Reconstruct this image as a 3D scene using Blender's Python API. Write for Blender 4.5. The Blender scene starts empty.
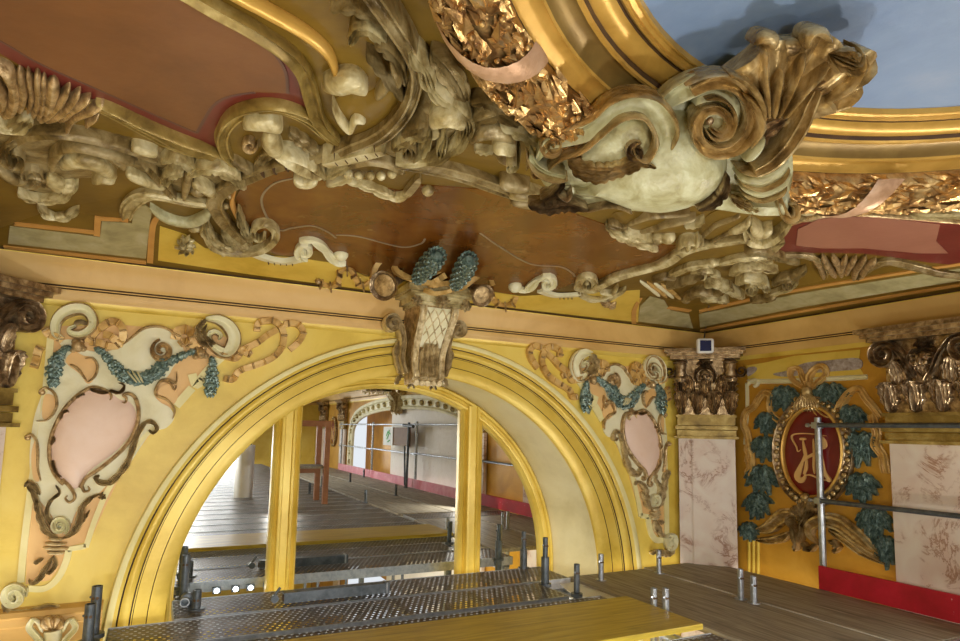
import bpy, bmesh, math, random
from mathutils import Vector, Matrix
from mathutils.geometry import delaunay_2d_cdt
random.seed(7)
PI = math.pi
sc = bpy.context.scene
col = sc.collection

# ------------------------------------------------------------------ camera
# X runs along the arch wall, Y towards it, Z up; the eye is the origin.
F, PX, PY = 631.0, 480.0, 361.0
RR = ((0.8899191, 0.06790547, 0.4510353), (-0.45566844, 0.08844509, 0.88574474), (0.02025506, -0.99376371, 0.10965136))
cd = bpy.data.cameras.new('camera'); cam = bpy.data.objects.new('camera', cd); col.objects.link(cam)
cd.sensor_width = 36; cd.lens = F / 960 * 36; cd.shift_y = 40.5 / 960; cd.clip_start = .02; cd.clip_end = 200
cam.matrix_world = Matrix([[RR[i][0], -RR[i][1], -RR[i][2], 0] for i in range(3)] + [[0, 0, 0, 1]])
sc.camera = cam

# ------------------------------------------------------------------ light and exposure
sc.view_settings.view_transform = 'Standard'; sc.view_settings.look = 'None'
sc.view_settings.gamma = 1; sc.view_settings.use_curve_mapping = False
sc.view_settings.exposure = 0.0
wd = bpy.data.worlds.new('world'); sc.world = wd; wd.use_nodes = True
wd.node_tree.nodes['Background'].inputs[0].default_value = (.9, .93, 1, 1)
wd.node_tree.nodes['Background'].inputs[1].default_value = 1.0

def area(name, loc, target, sx, sy, power, color=(1, .95, .87)):
    l = bpy.data.lights.new(name, 'AREA'); l.shape = 'RECTANGLE'; l.size = sx; l.size_y = sy
    l.energy = power; l.color = color
    o = bpy.data.objects.new(name, l); col.objects.link(o); o.location = loc
    o.rotation_euler = (Vector(target) - Vector(loc)).to_track_quat('-Z', 'Y').to_euler()
    return o
area('work_or_added_light', (.30, -1.3, -.35), (.9, 4, -.3), .5, .35, 32, (1, .985, .96))       # the floodlight glaring in the left mirror pane
area('work_or_added_light', (1.42, .84, -.86), (1.1, 3.2, .6), .22, .15, 17, (1, .97, .91))      # added unseen key below the picture, bringing out the ceiling relief from beneath
area('work_or_added_light', (3.84, 1.0, -.80), (1.5, 1.7, 1.0), .20, .14, 30, (1, .95, .86))     # added unseen key for the light from the right; an upright hides its reflection
area('work_or_added_light', (-.55, .6, -.80), (.9, 4, -.3), .3, .2, 19, (1, .98, .93))          # added unseen fill left of the camera, clear of the mirror
area('window_light', (1.48, -9.7, -.35), (1.6, 4, -.2), 1.5, 1.1, 90, (.94, .97, 1))
area('hall_light', (1.6, 1, -5.2), (1.6, 1.2, 0), 4, 5, 420, (1, .98, .95))
area('added_far_light', (1.6, -4.2, .98), (2.6, -4.2, -1), 1.6, 4, 140, (1, .98, .95))     # added unseen fill brightening the far half of the room for the mirror

# ------------------------------------------------------------------ mesh helpers
class MB:
    def __init__(s): s.v = []; s.f = []; s.m = []
    def add(s, vs, fs, mi=0):
        b = len(s.v); s.v += [tuple(v) for v in vs]
        s.f += [tuple(b + i for i in f) for f in fs]; s.m += [mi] * len(fs)
    def box(s, c, d, R=None, mi=0):
        vs = []
        for x in (-1, 1):
            for y in (-1, 1):
                for z in (-1, 1):
                    p = Vector((x * d[0] / 2, y * d[1] / 2, z * d[2] / 2))
                    vs.append((R @ p if R else p) + Vector(c))
        s.add(vs, [(0, 1, 3, 2), (4, 6, 7, 5), (0, 4, 5, 1), (2, 3, 7, 6), (0, 2, 6, 4), (1, 5, 7, 3)], mi)
    def cyl(s, a, b, r, n=14, r2=None, mi=0, hollow=False):
        a = Vector(a); b = Vector(b); r2 = r if r2 is None else r2
        d = (b - a).normalized(); u = d.orthogonal().normalized(); w = d.cross(u)
        ring = lambda p, q: [p + (u * math.cos(2 * PI * i / n) + w * math.sin(2 * PI * i / n)) * q for i in range(n)]
        vs = ring(a, r) + ring(b, r2)
        fs = [(i, (i + 1) % n, n + (i + 1) % n, n + i) for i in range(n)] + [tuple(range(n))[::-1]]
        if hollow:
            vs += ring(b, r2 * .78) + ring(b - d * min(.06, (b - a).length * .5), r2 * .78)
            fs += [(n + i, n + (i + 1) % n, 2 * n + (i + 1) % n, 2 * n + i) for i in range(n)]
            fs += [(2 * n + i, 2 * n + (i + 1) % n, 3 * n + (i + 1) % n, 3 * n + i) for i in range(n)] + [tuple(range(3 * n, 4 * n))]
        else: fs.append(tuple(range(n, 2 * n)))
        s.add(vs, fs, mi)
    def lathe(s, prof, o, ax, n=20, sq=1.0, side=None, mi=0):
        o = Vector(o); ax = Vector(ax).normalized()
        u = (Vector(side) if side else ax.orthogonal()).normalized(); w = ax.cross(u)
        vs = []; k = len(prof)
        for r, h in prof:
            for i in range(n):
                a = 2 * PI * i / n; vs.append(o + ax * h + (u * math.cos(a) + w * math.sin(a) * sq) * r)
        fs = [(j * n + i, j * n + (i + 1) % n, (j + 1) * n + (i + 1) % n, (j + 1) * n + i) for j in range(k - 1) for i in range(n)]
        fs += [tuple(range(n)), tuple(range((k - 1) * n, k * n))]
        s.add(vs, fs, mi)
    def ball(s, c, r, n=12, sx=(1, 1, 1), mi=0):
        vs = []; m = n // 2 + 1
        for j in range(m + 1):
            t = PI * j / m
            for i in range(n):
                a = 2 * PI * i / n
                vs.append(Vector(c) + Vector((math.sin(t) * math.cos(a) * sx[0], math.sin(t) * math.sin(a) * sx[1], math.cos(t) * sx[2])) * r)
        s.add(vs, [(j * n + i, j * n + (i + 1) % n, (j + 1) * n + (i + 1) % n, (j + 1) * n + i) for j in range(m) for i in range(n)], mi)
    def build(s, name, mats, parent=None, smooth=True, xf=None):
        me = bpy.data.meshes.new(name)
        vs = [xf(Vector(v)) for v in s.v] if xf else s.v
        me.from_pydata(vs, [], s.f)
        if not isinstance(mats, (list, tuple)): mats = [mats]
        for m in mats: me.materials.append(m)
        for p, mi in zip(me.polygons, s.m): p.material_index = min(mi, len(mats) - 1)
        bm = bmesh.new(); bm.from_mesh(me)
        bmesh.ops.remove_doubles(bm, verts=bm.verts, dist=1e-5)
        bmesh.ops.recalc_face_normals(bm, faces=bm.faces); bm.to_mesh(me); bm.free()
        if smooth:
            me.polygons.foreach_set('use_smooth', [True] * len(me.polygons))
            me.set_sharp_from_angle(angle=math.radians(48))
        o = bpy.data.objects.new(name, me); col.objects.link(o)
        if parent: o.parent = parent; o.matrix_parent_inverse = Matrix.Translation(-parent.location)
        return o

def tag(o, label, cat, group=None):
    o['label'] = label; o['category'] = cat
    if group: o['group'] = group
    return o
def thing(name, label, cat, loc=(0, 0, 0), group=None):
    o = bpy.data.objects.new(name, None); col.objects.link(o); o.location = loc; o.empty_display_size = .05
    return tag(o, label, cat, group)
def struct(o): o['kind'] = 'structure'; return o

# ------------------------------------------------------------------ the surfaces of the room
WY, WX, LX, BY = 4.0, 4.25, -1.0, -9.8      # arch wall, right wall, left wall, end wall
AX = 1.61                                    # axis of the room
def ray(x, y): return Vector([RR[i][0] * (x - PX) + RR[i][1] * (y - PY) + RR[i][2] * F for i in range(3)])
def depth(P): return P[0] * RR[0][2] + P[1] * RR[1][2] + P[2] * RR[2][2]
def S1(x, y):
    r = ray(x, y); return r * (WY / r.y), Vector((0, -1, 0))
def S2(x, y):
    r = ray(x, y); return r * (WX / r.x), Vector((-1, 0, 0))
def S1Y(Y):
    def g(x, y): r = ray(x, y); return r * (Y / r.y), Vector((0, -1, 0))
    return g
def S2X(X):
    def g(x, y): r = ray(x, y); return r * (X / r.x), Vector((-1, 0, 0))
    return g
def SZ(z):
    def g(x, y): r = ray(x, y); return r * (z / r.z), Vector((0, 0, -1))
    return g
CZ0, CZ1 = .885, 1.0
def hc(P):
    d = min(WY - P[1], WX - P[0], P[0] - LX)
    if d < .5: return CZ0 + (CZ1 - CZ0) * max(0, d - .08) / .42
    return min(1.04, CZ1 + .04 * (d - .5) / .6)
def SC(x, y):
    r = ray(x, y)
    if r.z <= 20: r.z = 20
    lo, hi = .3, 1.06
    for _ in range(30):
        z = (lo + hi) / 2
        if z > hc(r * (z / r.z)): hi = z
        else: lo = z
    P = r * (z / r.z); dd = [(WY - P[1], Vector((0, -.26, -.96))), (WX - P[0], Vector((-.26, 0, -.96))), (P[0] - LX, Vector((.26, 0, -.96)))]
    dd.sort(key=lambda q: q[0])
    return P, (dd[0][1] if dd[0][0] < .5 else Vector((0, 0, -1)))
def SCl(dz):
    def g(x, y):
        r = ray(x, y); r.z = max(r.z, 20); lo, hi = .3, 1.06
        for _ in range(26):
            z = (lo + hi) / 2
            if z > hc(r * (z / r.z)) - dz: hi = z
            else: lo = z
        return r * (z / r.z), Vector((0, 0, -1))
    return g
class Loc:                                   # a local flat frame in metres
    metric = True
    def __init__(s, o, U, N, V=(0, 0, 1)): s.o = Vector(o); s.U = Vector(U).normalized(); s.N = Vector(N).normalized(); s.V = Vector(V).normalized()
    def __call__(s, x, y): return s.o + s.U * x + s.V * y, s.N

# ------------------------------------------------------------------ ornament helpers
def crom(pts, step=None, n=None, closed=False):
    P = [Vector(p) for p in pts]
    if len(P) == 2: P = [P[0], (P[0] + P[1]) / 2, P[1]]
    L = sum((P[i + 1] - P[i]).length for i in range(len(P) - 1))
    n = n or max(6, int(L / step))
    m = len(P); segs = m if closed else m - 1; out = []
    for i in range(n + (0 if closed else 1)):
        t = i / n * segs; k = min(int(t), segs - 1); t -= k
        if closed: a, b, c, d = P[(k - 1) % m], P[k], P[(k + 1) % m], P[(k + 2) % m]
        else: a, b, c, d = P[max(k - 1, 0)], P[k], P[k + 1], P[min(k + 2, m - 1)]
        out.append(.5 * ((2 * b) + (c - a) * t + (2 * a - 5 * b + 4 * c - d) * t * t + (3 * b - a - 3 * c + d) * t ** 3))
    return out
def lerpl(w, t):
    if not isinstance(w, (list, tuple)): return w
    k = t * (len(w) - 1); i = min(int(k), len(w) - 2); return w[i] + (w[i + 1] - w[i]) * (k - i)
PROF = dict(
    round=[(-.7, 0), (-.98, .28), (-.9, .58), (-.55, .9), (0, 1), (.55, .9), (.9, .58), (.98, .28), (.7, 0)],
    groove=[(-.75, 0), (-1, .5), (-1, .8), (-.86, 1), (-.66, .92), (-.42, .45), (0, .3), (.42, .45), (.66, .92), (.86, 1), (1, .8), (1, .5), (.75, 0)],
    cyma=[(-.8, 0), (-1, .45), (-.72, .55), (-.6, 1), (-.3, 1), (-.1, .6), (.35, .42), (.6, .5), (.66, .8), (.9, .8), (1, .5), (1, 0)],
    leaf=[(-.7, 0), (-1, .55), (-.8, .85), (-.52, .4), (-.28, .78), (-.12, .4), (0, 1), (.12, .4), (.28, .78), (.52, .4), (.8, .85), (1, .55), (.7, 0)],
    flat=[(-1, 0), (-1, 1), (1, 1), (1, 0)],
    flute=[(-1, 0), (-.95, .7), (-.8, .95), (-.62, .6), (-.45, 1), (-.25, .6), (0, 1), (.25, .6), (.45, 1), (.62, .6), (.8, .95), (.95, .7), (1, 0)])
def sweep(mb, pts, w, h, surf, prof='round', off=0.0, env='both', lobes=0, lift=0.0, step=None, mi=0, wig=0, thick=0.0):
    """w: full width(s) in photo pixels (metres on a Loc frame); h: relief in metres"""
    met = getattr(surf, 'metric', False)
    q = crom(pts, step or (.012 if met else 2.4)); n = len(q)
    PN = [surf(p[0], p[1]) for p in q]; pr = PROF[prof]; k = len(pr); vs = []
    for i in range(n):
        t = i / (n - 1); P, N = PN[i]
        T = (PN[min(i + 1, n - 1)][0] - PN[max(i - 1, 0)][0])
        if T.length < 1e-9: T = Vector((1, 0, 0))
        S = T.normalized().cross(N); S.normalize()
        e = 1
        if env == 'both': e = min(1, (max(0, math.sin(PI * min(max(t, .001), .999)))) ** .45 * 1.08)
        elif env == 'taper': e = max(.08, 1 - t) ** .75
        elif env == 'leaf': e = max(.05, math.sin(PI * (.12 + .86 * t) ** .8)) ** .8
        elif env == 'tip': e = min(1, max(.02, (1 - t) * 5)) ** .5
        wm = lerpl(w, t) * (1 if met else depth(P) / F) / 2 * e
        if lobes: wm *= .68 + .36 * abs(math.sin(PI * t * lobes)) ** .7
        hm = lerpl(h, t) * (.35 + .65 * e); lf = lerpl(lift, t) if not isinstance(lift, float) else lift * t * t
        if lobes: hm *= .85 + .2 * abs(math.sin(PI * t * lobes))
        for u, v in pr:
            if wig: v = v * (1 + wig * math.sin(t * 40 + u * 5))
            base = -off - thick if v == 0 else 0
            vs.append(P + S * (u * wm) + N * (off + base + (lf if v else 0) + v * hm))
    fs = [(i * k + j, i * k + j + 1, (i + 1) * k + j + 1, (i + 1) * k + j) for i in range(n - 1) for j in range(k - 1)]
    fs += [tuple(range(k)), tuple(range((n - 1) * k, n * k))]
    mb.add(vs, fs, mi)
def spiral(cx, cy, r, a0, turns, k=.12, sq=1.0, n=22, rot=0):
    """points of a volute ending in its eye; a0 in degrees, turns signed (positive runs clockwise in the photo)"""
    o = []
    for i in range(n + 1):
        t = i / n; a = math.radians(a0) + 2 * PI * turns * t; q = r * (1 - t) ** .85 + r * k * t
        x, y = q * math.cos(a), q * math.sin(a) * sq
        c, s = math.cos(rot), math.sin(rot); o.append((cx + x * c - y * s, cy + x * s + y * c))
    return o
def edge_dist(p, poly):
    best = 1e9
    for i in range(len(poly)):
        a = poly[i]; b = poly[(i + 1) % len(poly)]; ab = b - a; L = ab.length_squared
        t = 0 if L == 0 else max(0, min(1, (p - a).dot(ab) / L)); best = min(best, (p - a - ab * t).length)
    return best
def plate(mb, pts, surf, off=.004, dome=0.0, grid=9, smooth=True, rim=None, holes=(), mi=0, skirt=True, sharp=.6, sk=.002):
    met = getattr(surf, 'metric', False)
    P = crom(pts, n=max(len(pts) * 4, 16), closed=True) if smooth else [Vector(p) for p in pts]
    if not smooth:
        Q = []
        for i in range(len(P)):
            a, b = P[i], P[(i + 1) % len(P)]; m = max(1, int((b - a).length / (grid * 1.5)))
            Q += [a + (b - a) * j / m for j in range(m)]
        P = Q
    hs = [crom(h, n=max(len(h) * 4, 12), closed=True) for h in holes]
    allp = list(P); loops = [list(range(len(P)))]
    for h in hs: loops.append(list(range(len(allp), len(allp) + len(h)))); allp += h
    nb = len(allp)
    x0, x1 = min(p.x for p in P), max(p.x for p in P); y0, y1 = min(p.y for p in P), max(p.y for p in P)
    def inside(p, poly):
        c = False
        for i in range(len(poly)):
            a, b = poly[i], poly[i - 1]
            if (a.y > p.y) != (b.y > p.y) and p.x < (b.x - a.x) * (p.y - a.y) / (b.y - a.y) + a.x: c = not c
        return c
    gx = x0 + grid / 2
    while gx < x1:
        gy = y0 + grid / 2
        while gy < y1:
            p = Vector((gx, gy))
            if inside(p, P) and not any(inside(p, h) for h in hs) and min([edge_dist(p, P)] + [edge_dist(p, h) for h in hs]) > grid * .35: allp.append(p)
            gy += grid
        gx += grid
    ed = [(l[i], l[(i + 1) % len(l)]) for l in loops for i in range(len(l))]
    V, E, Fc, ov, oe, of = delaunay_2d_cdt([Vector((p.x, p.y)) for p in allp], ed, [], 1 if not hs else 3 if False else 1, 1e-6)
    Fc = [f for f in Fc if (lambda c: inside(c, P) and not any(inside(c, h) for h in hs))(sum((V[i] for i in f), Vector((0, 0))) / len(f))]
    vs = []; R = max(1e-6, max((edge_dist(v, P) for v in V), default=1))
    for v in V:
        p, N = surf(v.x, v.y); h = off
        if dome:
            d = edge_dist(v, P) / R; h += dome * (1 - (1 - min(1, d)) ** 2) ** sharp
        vs.append(p + N * h)
    n = len(V); fs = [tuple(f) for f in Fc]
    if skirt:
        use = {}
        for f in fs:
            for i in range(len(f)):
                e = tuple(sorted((f[i], f[(i + 1) % len(f)]))); use[e] = use.get(e, 0) + 1
        be = [e for e, c in use.items() if c == 1]; mp = {}
        for e in be:
            for i in e:
                if i not in mp:
                    p, N = surf(V[i].x, V[i].y); mp[i] = len(vs); vs.append(p - N * sk)
        fs += [(a, b, mp[b], mp[a]) for a, b in be]
    mb.add(vs, fs, mi)
def garland(mb, pts, w, surf, h=.03, dens=1.0, leaf=5.0, mi=0):
    """overlapping small leaves round a swelling core"""
    met = getattr(surf, 'metric', False)
    q = crom(pts, (.01 if met else 2.2)); n = len(q)
    sweep(mb, pts, [x * .75 if isinstance(x, (int, float)) else x for x in (w if isinstance(w, list) else [w, w])], h * .7, surf, 'round', 0, 'both', mi=mi)
    rows = max(4, int(n * dens / 1.3))
    for r in range(rows):
        t = r / rows; p = q[min(n - 2, int(t * (n - 1)))]; p2 = q[min(n - 1, int(t * (n - 1)) + 1)]
        P, N = surf(p[0], p[1]); P2, _ = surf(p2[0], p2[1]); T = (P2 - P).normalized(); S = T.cross(N).normalized()
        sc_ = 1 if met else depth(P) / F; W = lerpl(w, t) * sc_ / 2 * max(.3, math.sin(PI * min(.97, max(.04, t))) ** .4)
        m = 3 if r % 2 else 4
        for j in range(m):
            u = (-1 + 2 * (j + .5) / m) + random.uniform(-.12, .12); c = math.sqrt(max(0, 1 - u * u * .9)); L = leaf * sc_ * random.uniform(.85, 1.2)
            b = P + S * u * W * .8 + N * (h * .75 * c + .002)
            out = (S * u * .55 + N * (.45 + .3 * c)).normalized()
            tip = b + T * L + out * L * .35; mid = b + T * L * .5 + out * L * .32
            sd = (S * c + N * -u * .6).normalized() * L * .36
            mb.add([b, mid + sd, tip, mid - sd, mid + out * L * .16], [(0, 1, 4), (1, 2, 4), (2, 3, 4), (3, 0, 4)], mi)
def leafspray(mb, c, r, surf, h=.03, n=9, a0=0, a1=360, mi=0):
    """a rosette of curling serrated leaves about one point"""
    met = getattr(surf, 'metric', False)
    for ringi, (rr, hh) in enumerate(((1, .5), (.68, .85))):
        for i in range(n - ringi * 2):
            a = math.radians(a0 + (a1 - a0) * (i + .5 * ringi) / (n - ringi * 2)); L = r * rr * random.uniform(.85, 1.1)
            sweep(mb, [(c[0], c[1]), (c[0] + L * .6 * math.cos(a), c[1] + L * .6 * math.sin(a)), (c[0] + L * math.cos(a + .2), c[1] + L * math.sin(a + .2))],
                  r * .55, h * hh, surf, 'leaf', h * .15 * ringi, 'leaf', lobes=2.5, lift=h * .25, step=r / 7, mi=mi)
def shellfan(mb, base, rim, surf, h, ribs, off=.01, curl=.0, mi=0, depthfn=None):
    """fluted shell from one point to a rim line"""
    q = crom(rim, n=ribs * 6); m = 12; vs = []
    for i, p in enumerate(q):
        for j in range(m + 1):
            t = j / m; x = base[0] + (p[0] - base[0]) * t; y = base[1] + (p[1] - base[1]) * t
            P, N = surf(x, y); s = abs(math.sin(PI * i / 6)); hh = off + h * (math.sin(PI * .5 * min(1, t * 1.3)) * .6 + .4 * s * t) + curl * t ** 4
            if j == m: hh -= h * .25
            vs.append(P + N * hh)
    n = len(q); fs = [(i * (m + 1) + j, i * (m + 1) + j + 1, (i + 1) * (m + 1) + j + 1, (i + 1) * (m + 1) + j) for i in range(n - 1) for j in range(m)]
    b = len(vs)
    for i in range(n): P, N = surf(q[i][0], q[i][1]); vs.append(P - N * .002)
    fs += [(i * (m + 1) + m, (i + 1) * (m + 1) + m, b + i + 1, b + i) for i in range(n - 1)]
    mb.add(vs, fs, mi)
def extr(mb, path, prof, closed=False, mi=0):
    """path: list of (point, side, up); prof: list of (side offset, up offset)"""
    k = len(prof); vs = [Vector(p) + Vector(s) * a + Vector(u) * b for p, s, u in path for a, b in prof]; n = len(path)
    rng = range(n) if closed else range(n - 1)
    mb.add(vs, [(i * k + j, i * k + j + 1, ((i + 1) % n) * k + j + 1, ((i + 1) % n) * k + j) for i in rng for j in range(k - 1)], mi)

# ------------------------------------------------------------------ materials
def mat(name, stops, scale=4, rough=.5, metal=0.0, bump=.15, bscale=30, detail=8, spec=.5, wear=None, dist=.4):
    """stops: list of (pos, rgb) over a noise; wear: (rgb, threshold, scale) flakes on top"""
    m = bpy.data.materials.new(name); m.use_nodes = True; nt = m.node_tree; b = nt.nodes['Principled BSDF']
    N = nt.nodes.new; L = nt.links.new
    tc = N('ShaderNodeTexCoord'); no = N('ShaderNodeTexNoise'); no.inputs['Scale'].default_value = scale; no.inputs['Detail'].default_value = detail
    no.inputs['Roughness'].default_value = .62; no.inputs['Distortion'].default_value = dist; L(tc.outputs['Object'], no.inputs['Vector'])
    cr = N('ShaderNodeValToRGB'); L(no.outputs['Fac'], cr.inputs['Fac'])
    e = cr.color_ramp.elements
    while len(e) < len(stops): e.new(.5)
    for i, (p, c) in enumerate(stops): e[i].position = p; e[i].color = (*c, 1)
    out = cr.outputs['Color']
    if wear:
        n2 = N('ShaderNodeTexNoise'); n2.inputs['Scale'].default_value = wear[2]; n2.inputs['Detail'].default_value = 6; L(tc.outputs['Object'], n2.inputs['Vector'])
        r2 = N('ShaderNodeValToRGB'); r2.color_ramp.elements[0].position = wear[1]; r2.color_ramp.elements[1].position = wear[1] + .04; L(n2.outputs['Fac'], r2.inputs['Fac'])
        mx = N('ShaderNodeMix'); mx.data_type = 'RGBA'; L(r2.outputs['Color'], mx.inputs['Factor']); L(out, mx.inputs['A']); mx.inputs['B'].default_value = (*wear[0], 1); out = mx.outputs['Result']
    L(out, b.inputs['Base Color']); b.inputs['Roughness'].default_value = rough; b.inputs['Metallic'].default_value = metal
    b.inputs['Specular IOR Level'].default_value = spec
    if bump:
        nb = N('ShaderNodeTexNoise'); nb.inputs['Scale'].default_value = bscale; nb.inputs['Detail'].default_value = 6; L(tc.outputs['Object'], nb.inputs['Vector'])
        bp = N('ShaderNodeBump'); bp.inputs['Strength'].default_value = bump; bp.inputs['Distance'].default_value = .01; L(nb.outputs['Fac'], bp.inputs['Height']); L(bp.outputs['Normal'], b.inputs['Normal'])
    return m
M = {}
M['wall'] = mat('yellow_wall_paint', [(.3, (.66, .46, .06)), (.5, (.80, .60, .105)), (.75, (.87, .70, .18))], 2.2, .42, 0, .06, 40)
M['trim'] = mat('golden_yellow_moulding', [(.3, (.58, .39, .04)), (.5, (.74, .53, .085)), (.75, (.83, .65, .15))], 2.5, .35, .15, .06, 30)
M['ochre'] = mat('ochre_ceiling_paint', [(.3, (.13, .072, .007)), (.55, (.205, .12, .013)), (.8, (.28, .175, .024))], 2.4, .45, .1, .12, 22)
M['fascia'] = mat('peach_ochre_cornice', [(.3, (.56, .33, .09)), (.5, (.69, .44, .14)), (.75, (.76, .52, .19))], 1.6, .45, 0, .05, 30)
M['groove'] = mat('dark_brown_line', [(.3, (.05, .025, .01)), (.7, (.12, .06, .02))], 8, .6, 0, 0)
M['peach'] = mat('peach_panel', [(.3, (.72, .43, .15)), (.7, (.85, .56, .23))], 3, .5, 0, .06, 30)
M['cream'] = mat('cream_strapwork', [(.3, (.68, .62, .36)), (.5, (.80, .76, .50)), (.75, (.86, .83, .62))], 6, .5, 0, .12, 30)
M['pale'] = mat('pale_yellow_band', [(.3, (.74, .66, .28)), (.7, (.86, .79, .42))], 4, .5, 0, .06, 30)
M['pink'] = mat('pale_pink_panel', [(.3, (.80, .58, .44)), (.6, (.86, .66, .54)), (.8, (.88, .72, .64))], 5, .5, 0, .06, 30)
M['gilt'] = mat('aged_gilding', [(.28, (.13, .08, .035)), (.45, (.40, .27, .12)), (.6, (.64, .47, .24)), (.8, (.80, .67, .42))], 26, .34, .5, .5, 60)
M['bronze'] = mat('dark_gilt_bronze', [(.3, (.11, .075, .04)), (.48, (.32, .22, .12)), (.62, (.58, .45, .27)), (.8, (.82, .71, .50))], 24, .28, .75, .4, 60)
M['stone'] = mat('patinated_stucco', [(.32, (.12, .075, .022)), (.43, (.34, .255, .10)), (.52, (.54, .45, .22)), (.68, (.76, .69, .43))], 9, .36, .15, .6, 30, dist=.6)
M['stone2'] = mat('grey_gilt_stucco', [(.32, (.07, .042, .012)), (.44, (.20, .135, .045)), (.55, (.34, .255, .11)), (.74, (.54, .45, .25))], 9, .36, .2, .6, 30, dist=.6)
M['green'] = mat('pale_green_stucco', [(.32, (.26, .22, .09)), (.45, (.43, .40, .21)), (.58, (.54, .53, .32)), (.8, (.66, .65, .44))], 11, .38, 0, .5, 40)
M['gold'] = mat('ring_gilding', [(.3, (.52, .29, .05)), (.55, (.72, .43, .09)), (.8, (.80, .52, .15))], 4, .34, .35, .06, 30)
M['ringdark'] = mat('bronze_ring_band', [(.3, (.20, .12, .03)), (.7, (.34, .22, .06))], 4, .35, .4, .06, 30)
M['copper'] = mat('copper_gilt_leaves', [(.3, (.16, .075, .025)), (.46, (.48, .28, .10)), (.6, (.72, .47, .18)), (.8, (.90, .72, .40))], 18, .3, .8, .3, 60)
M['shellgold'] = mat('worn_gilt_shell', [(.3, (.12, .07, .025)), (.44, (.38, .25, .09)), (.56, (.62, .46, .21)), (.75, (.86, .74, .47))], 12, .27, .5, .7, 24)
M['teal'] = mat('green_bronze_leaves', [(.3, (.04, .06, .048)), (.48, (.13, .20, .17)), (.64, (.30, .39, .345)), (.8, (.52, .58, .52))], 40, .35, .3, .3, 60)
M['ribbon'] = mat('peach_ribbon', [(.3, (.36, .19, .04)), (.5, (.64, .40, .12)), (.75, (.80, .58, .24))], 12, .42, .15, .2, 50)
M['amber'] = mat('varnished_amber_panel', [(.28, (.085, .026, .003)), (.5, (.155, .052, .006)), (.7, (.22, .085, .011)), (.85, (.27, .125, .02))], 3, .22, 0, .05, 20, wear=((.24, .12, .035), .66, 7))
M['oldgold'] = mat('olive_gilt', [(.3, (.13, .08, .018)), (.5, (.34, .235, .06)), (.75, (.62, .49, .19))], 8, .35, .35, .2, 40)
M['lgilt'] = mat('lit_gilding', [(.28, (.20, .13, .055)), (.42, (.50, .38, .19)), (.56, (.72, .59, .34)), (.75, (.84, .75, .52))], 24, .36, .3, .5, 60)  # paler copy of the gilding, missing light from below put into its colour
M['amberline'] = mat('grey_painted_line', [(.3, (.22, .16, .09)), (.7, (.32, .25, .15))], 8, .4, 0, 0)
M['brownp'] = mat('brown_red_panel', [(.3, (.135, .050, .014)), (.55, (.195, .075, .022)), (.8, (.24, .10, .033))], 2.5, .4, 0, .1, 25)
M['maroon'] = mat('maroon_border', [(.3, (.13, .018, .013)), (.7, (.19, .032, .024))], 3, .35, 0, .08, 25)
M['maroonline'] = mat('dark_border_line', [(.3, (.10, .045, .035)), (.7, (.14, .06, .045))], 3, .4, 0, 0)
M['rose'] = mat('rose_brown_panel', [(.3, (.30, .12, .075)), (.7, (.38, .165, .105))], 3, .35, 0, .08, 25)
M['blue'] = mat('painted_blue_sky', [(.3, (.18, .27, .44)), (.48, (.25, .35, .52)), (.62, (.36, .43, .56)), (.78, (.52, .54, .60))], 1.3, .5, 0, .25, 18, detail=10)
M['greenpanel'] = mat('grey_green_border', [(.3, (.30, .26, .12)), (.5, (.42, .37, .18)), (.75, (.52, .48, .29))], 9, .5, 0, .1, 30)
M['orange'] = mat('orange_border', [(.3, (.50, .24, .05)), (.7, (.64, .34, .09))], 5, .45, 0, .06, 30)
M['reveal'] = mat('cream_arch_soffit', [(.3, (.60, .52, .27)), (.5, (.71, .63, .36)), (.75, (.78, .71, .45))], 2.5, .4, 0, .06, 20)
M['red'] = mat('deep_red_oval', [(.3, (.13, .008, .008)), (.7, (.20, .012, .01))], 6, .3, 0, .05, 30)
M['redboard'] = mat('red_toe_board', [(.3, (.42, .008, .02)), (.6, (.58, .012, .035)), (.8, (.62, .03, .05))], 5, .45, 0, .15, 30, wear=((.75, .5, .5), .72, 22))
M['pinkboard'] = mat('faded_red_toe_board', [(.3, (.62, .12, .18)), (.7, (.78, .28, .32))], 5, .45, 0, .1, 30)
M['amberwall'] = mat('amber_wall', [(.3, (.42, .20, .018)), (.55, (.58, .30, .03)), (.8, (.68, .38, .06))], 2.5, .38, .1, .06, 30)
M['galv'] = mat('galvanised_steel', [(.3, (.30, .33, .36)), (.5, (.42, .45, .49)), (.7, (.55, .58, .61))], 25, .35, .8, .08, 50)
M['dgalv'] = mat('dark_steel_tube', [(.3, (.07, .085, .095)), (.7, (.16, .18, .20))], 20, .42, .6, .08, 50)
M['board'] = mat('white_hoarding', [(.3, (.78, .73, .66)), (.7, (.85, .81, .75))], 12, .6, 0, .1, 40, wear=((.5, .42, .34), .68, 25))
M['white'] = mat('white_plastic', [(.3, (.75, .75, .74)), (.7, (.82, .82, .80))], 6, .35, 0, 0)
M['navy'] = mat('dark_lens', [(.3, (.006, .012, .05)), (.7, (.012, .02, .09))], 3, .12, 0, 0)
M['paper'] = mat('paper', [(.3, (.78, .82, .8)), (.7, (.85, .88, .86))], 3, .6, 0, 0)
M['greenink'] = mat('green_print', [(.3, (.10, .55, .16)), (.7, (.2, .7, .25))], 8, .6, 0, 0)
M['cardboard'] = mat('brown_board', [(.3, (.15, .07, .025)), (.7, (.22, .11, .04))], 8, .6, 0, 0)
M['trestle'] = mat('reddish_timber', [(.3, (.26, .10, .04)), (.7, (.38, .17, .08))], 12, .5, 0, .1, 30)
M['floor'] = mat('pale_stone_floor', [(.3, (.62, .60, .56)), (.7, (.74, .72, .68))], 2, .5, 0, 0)
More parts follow.
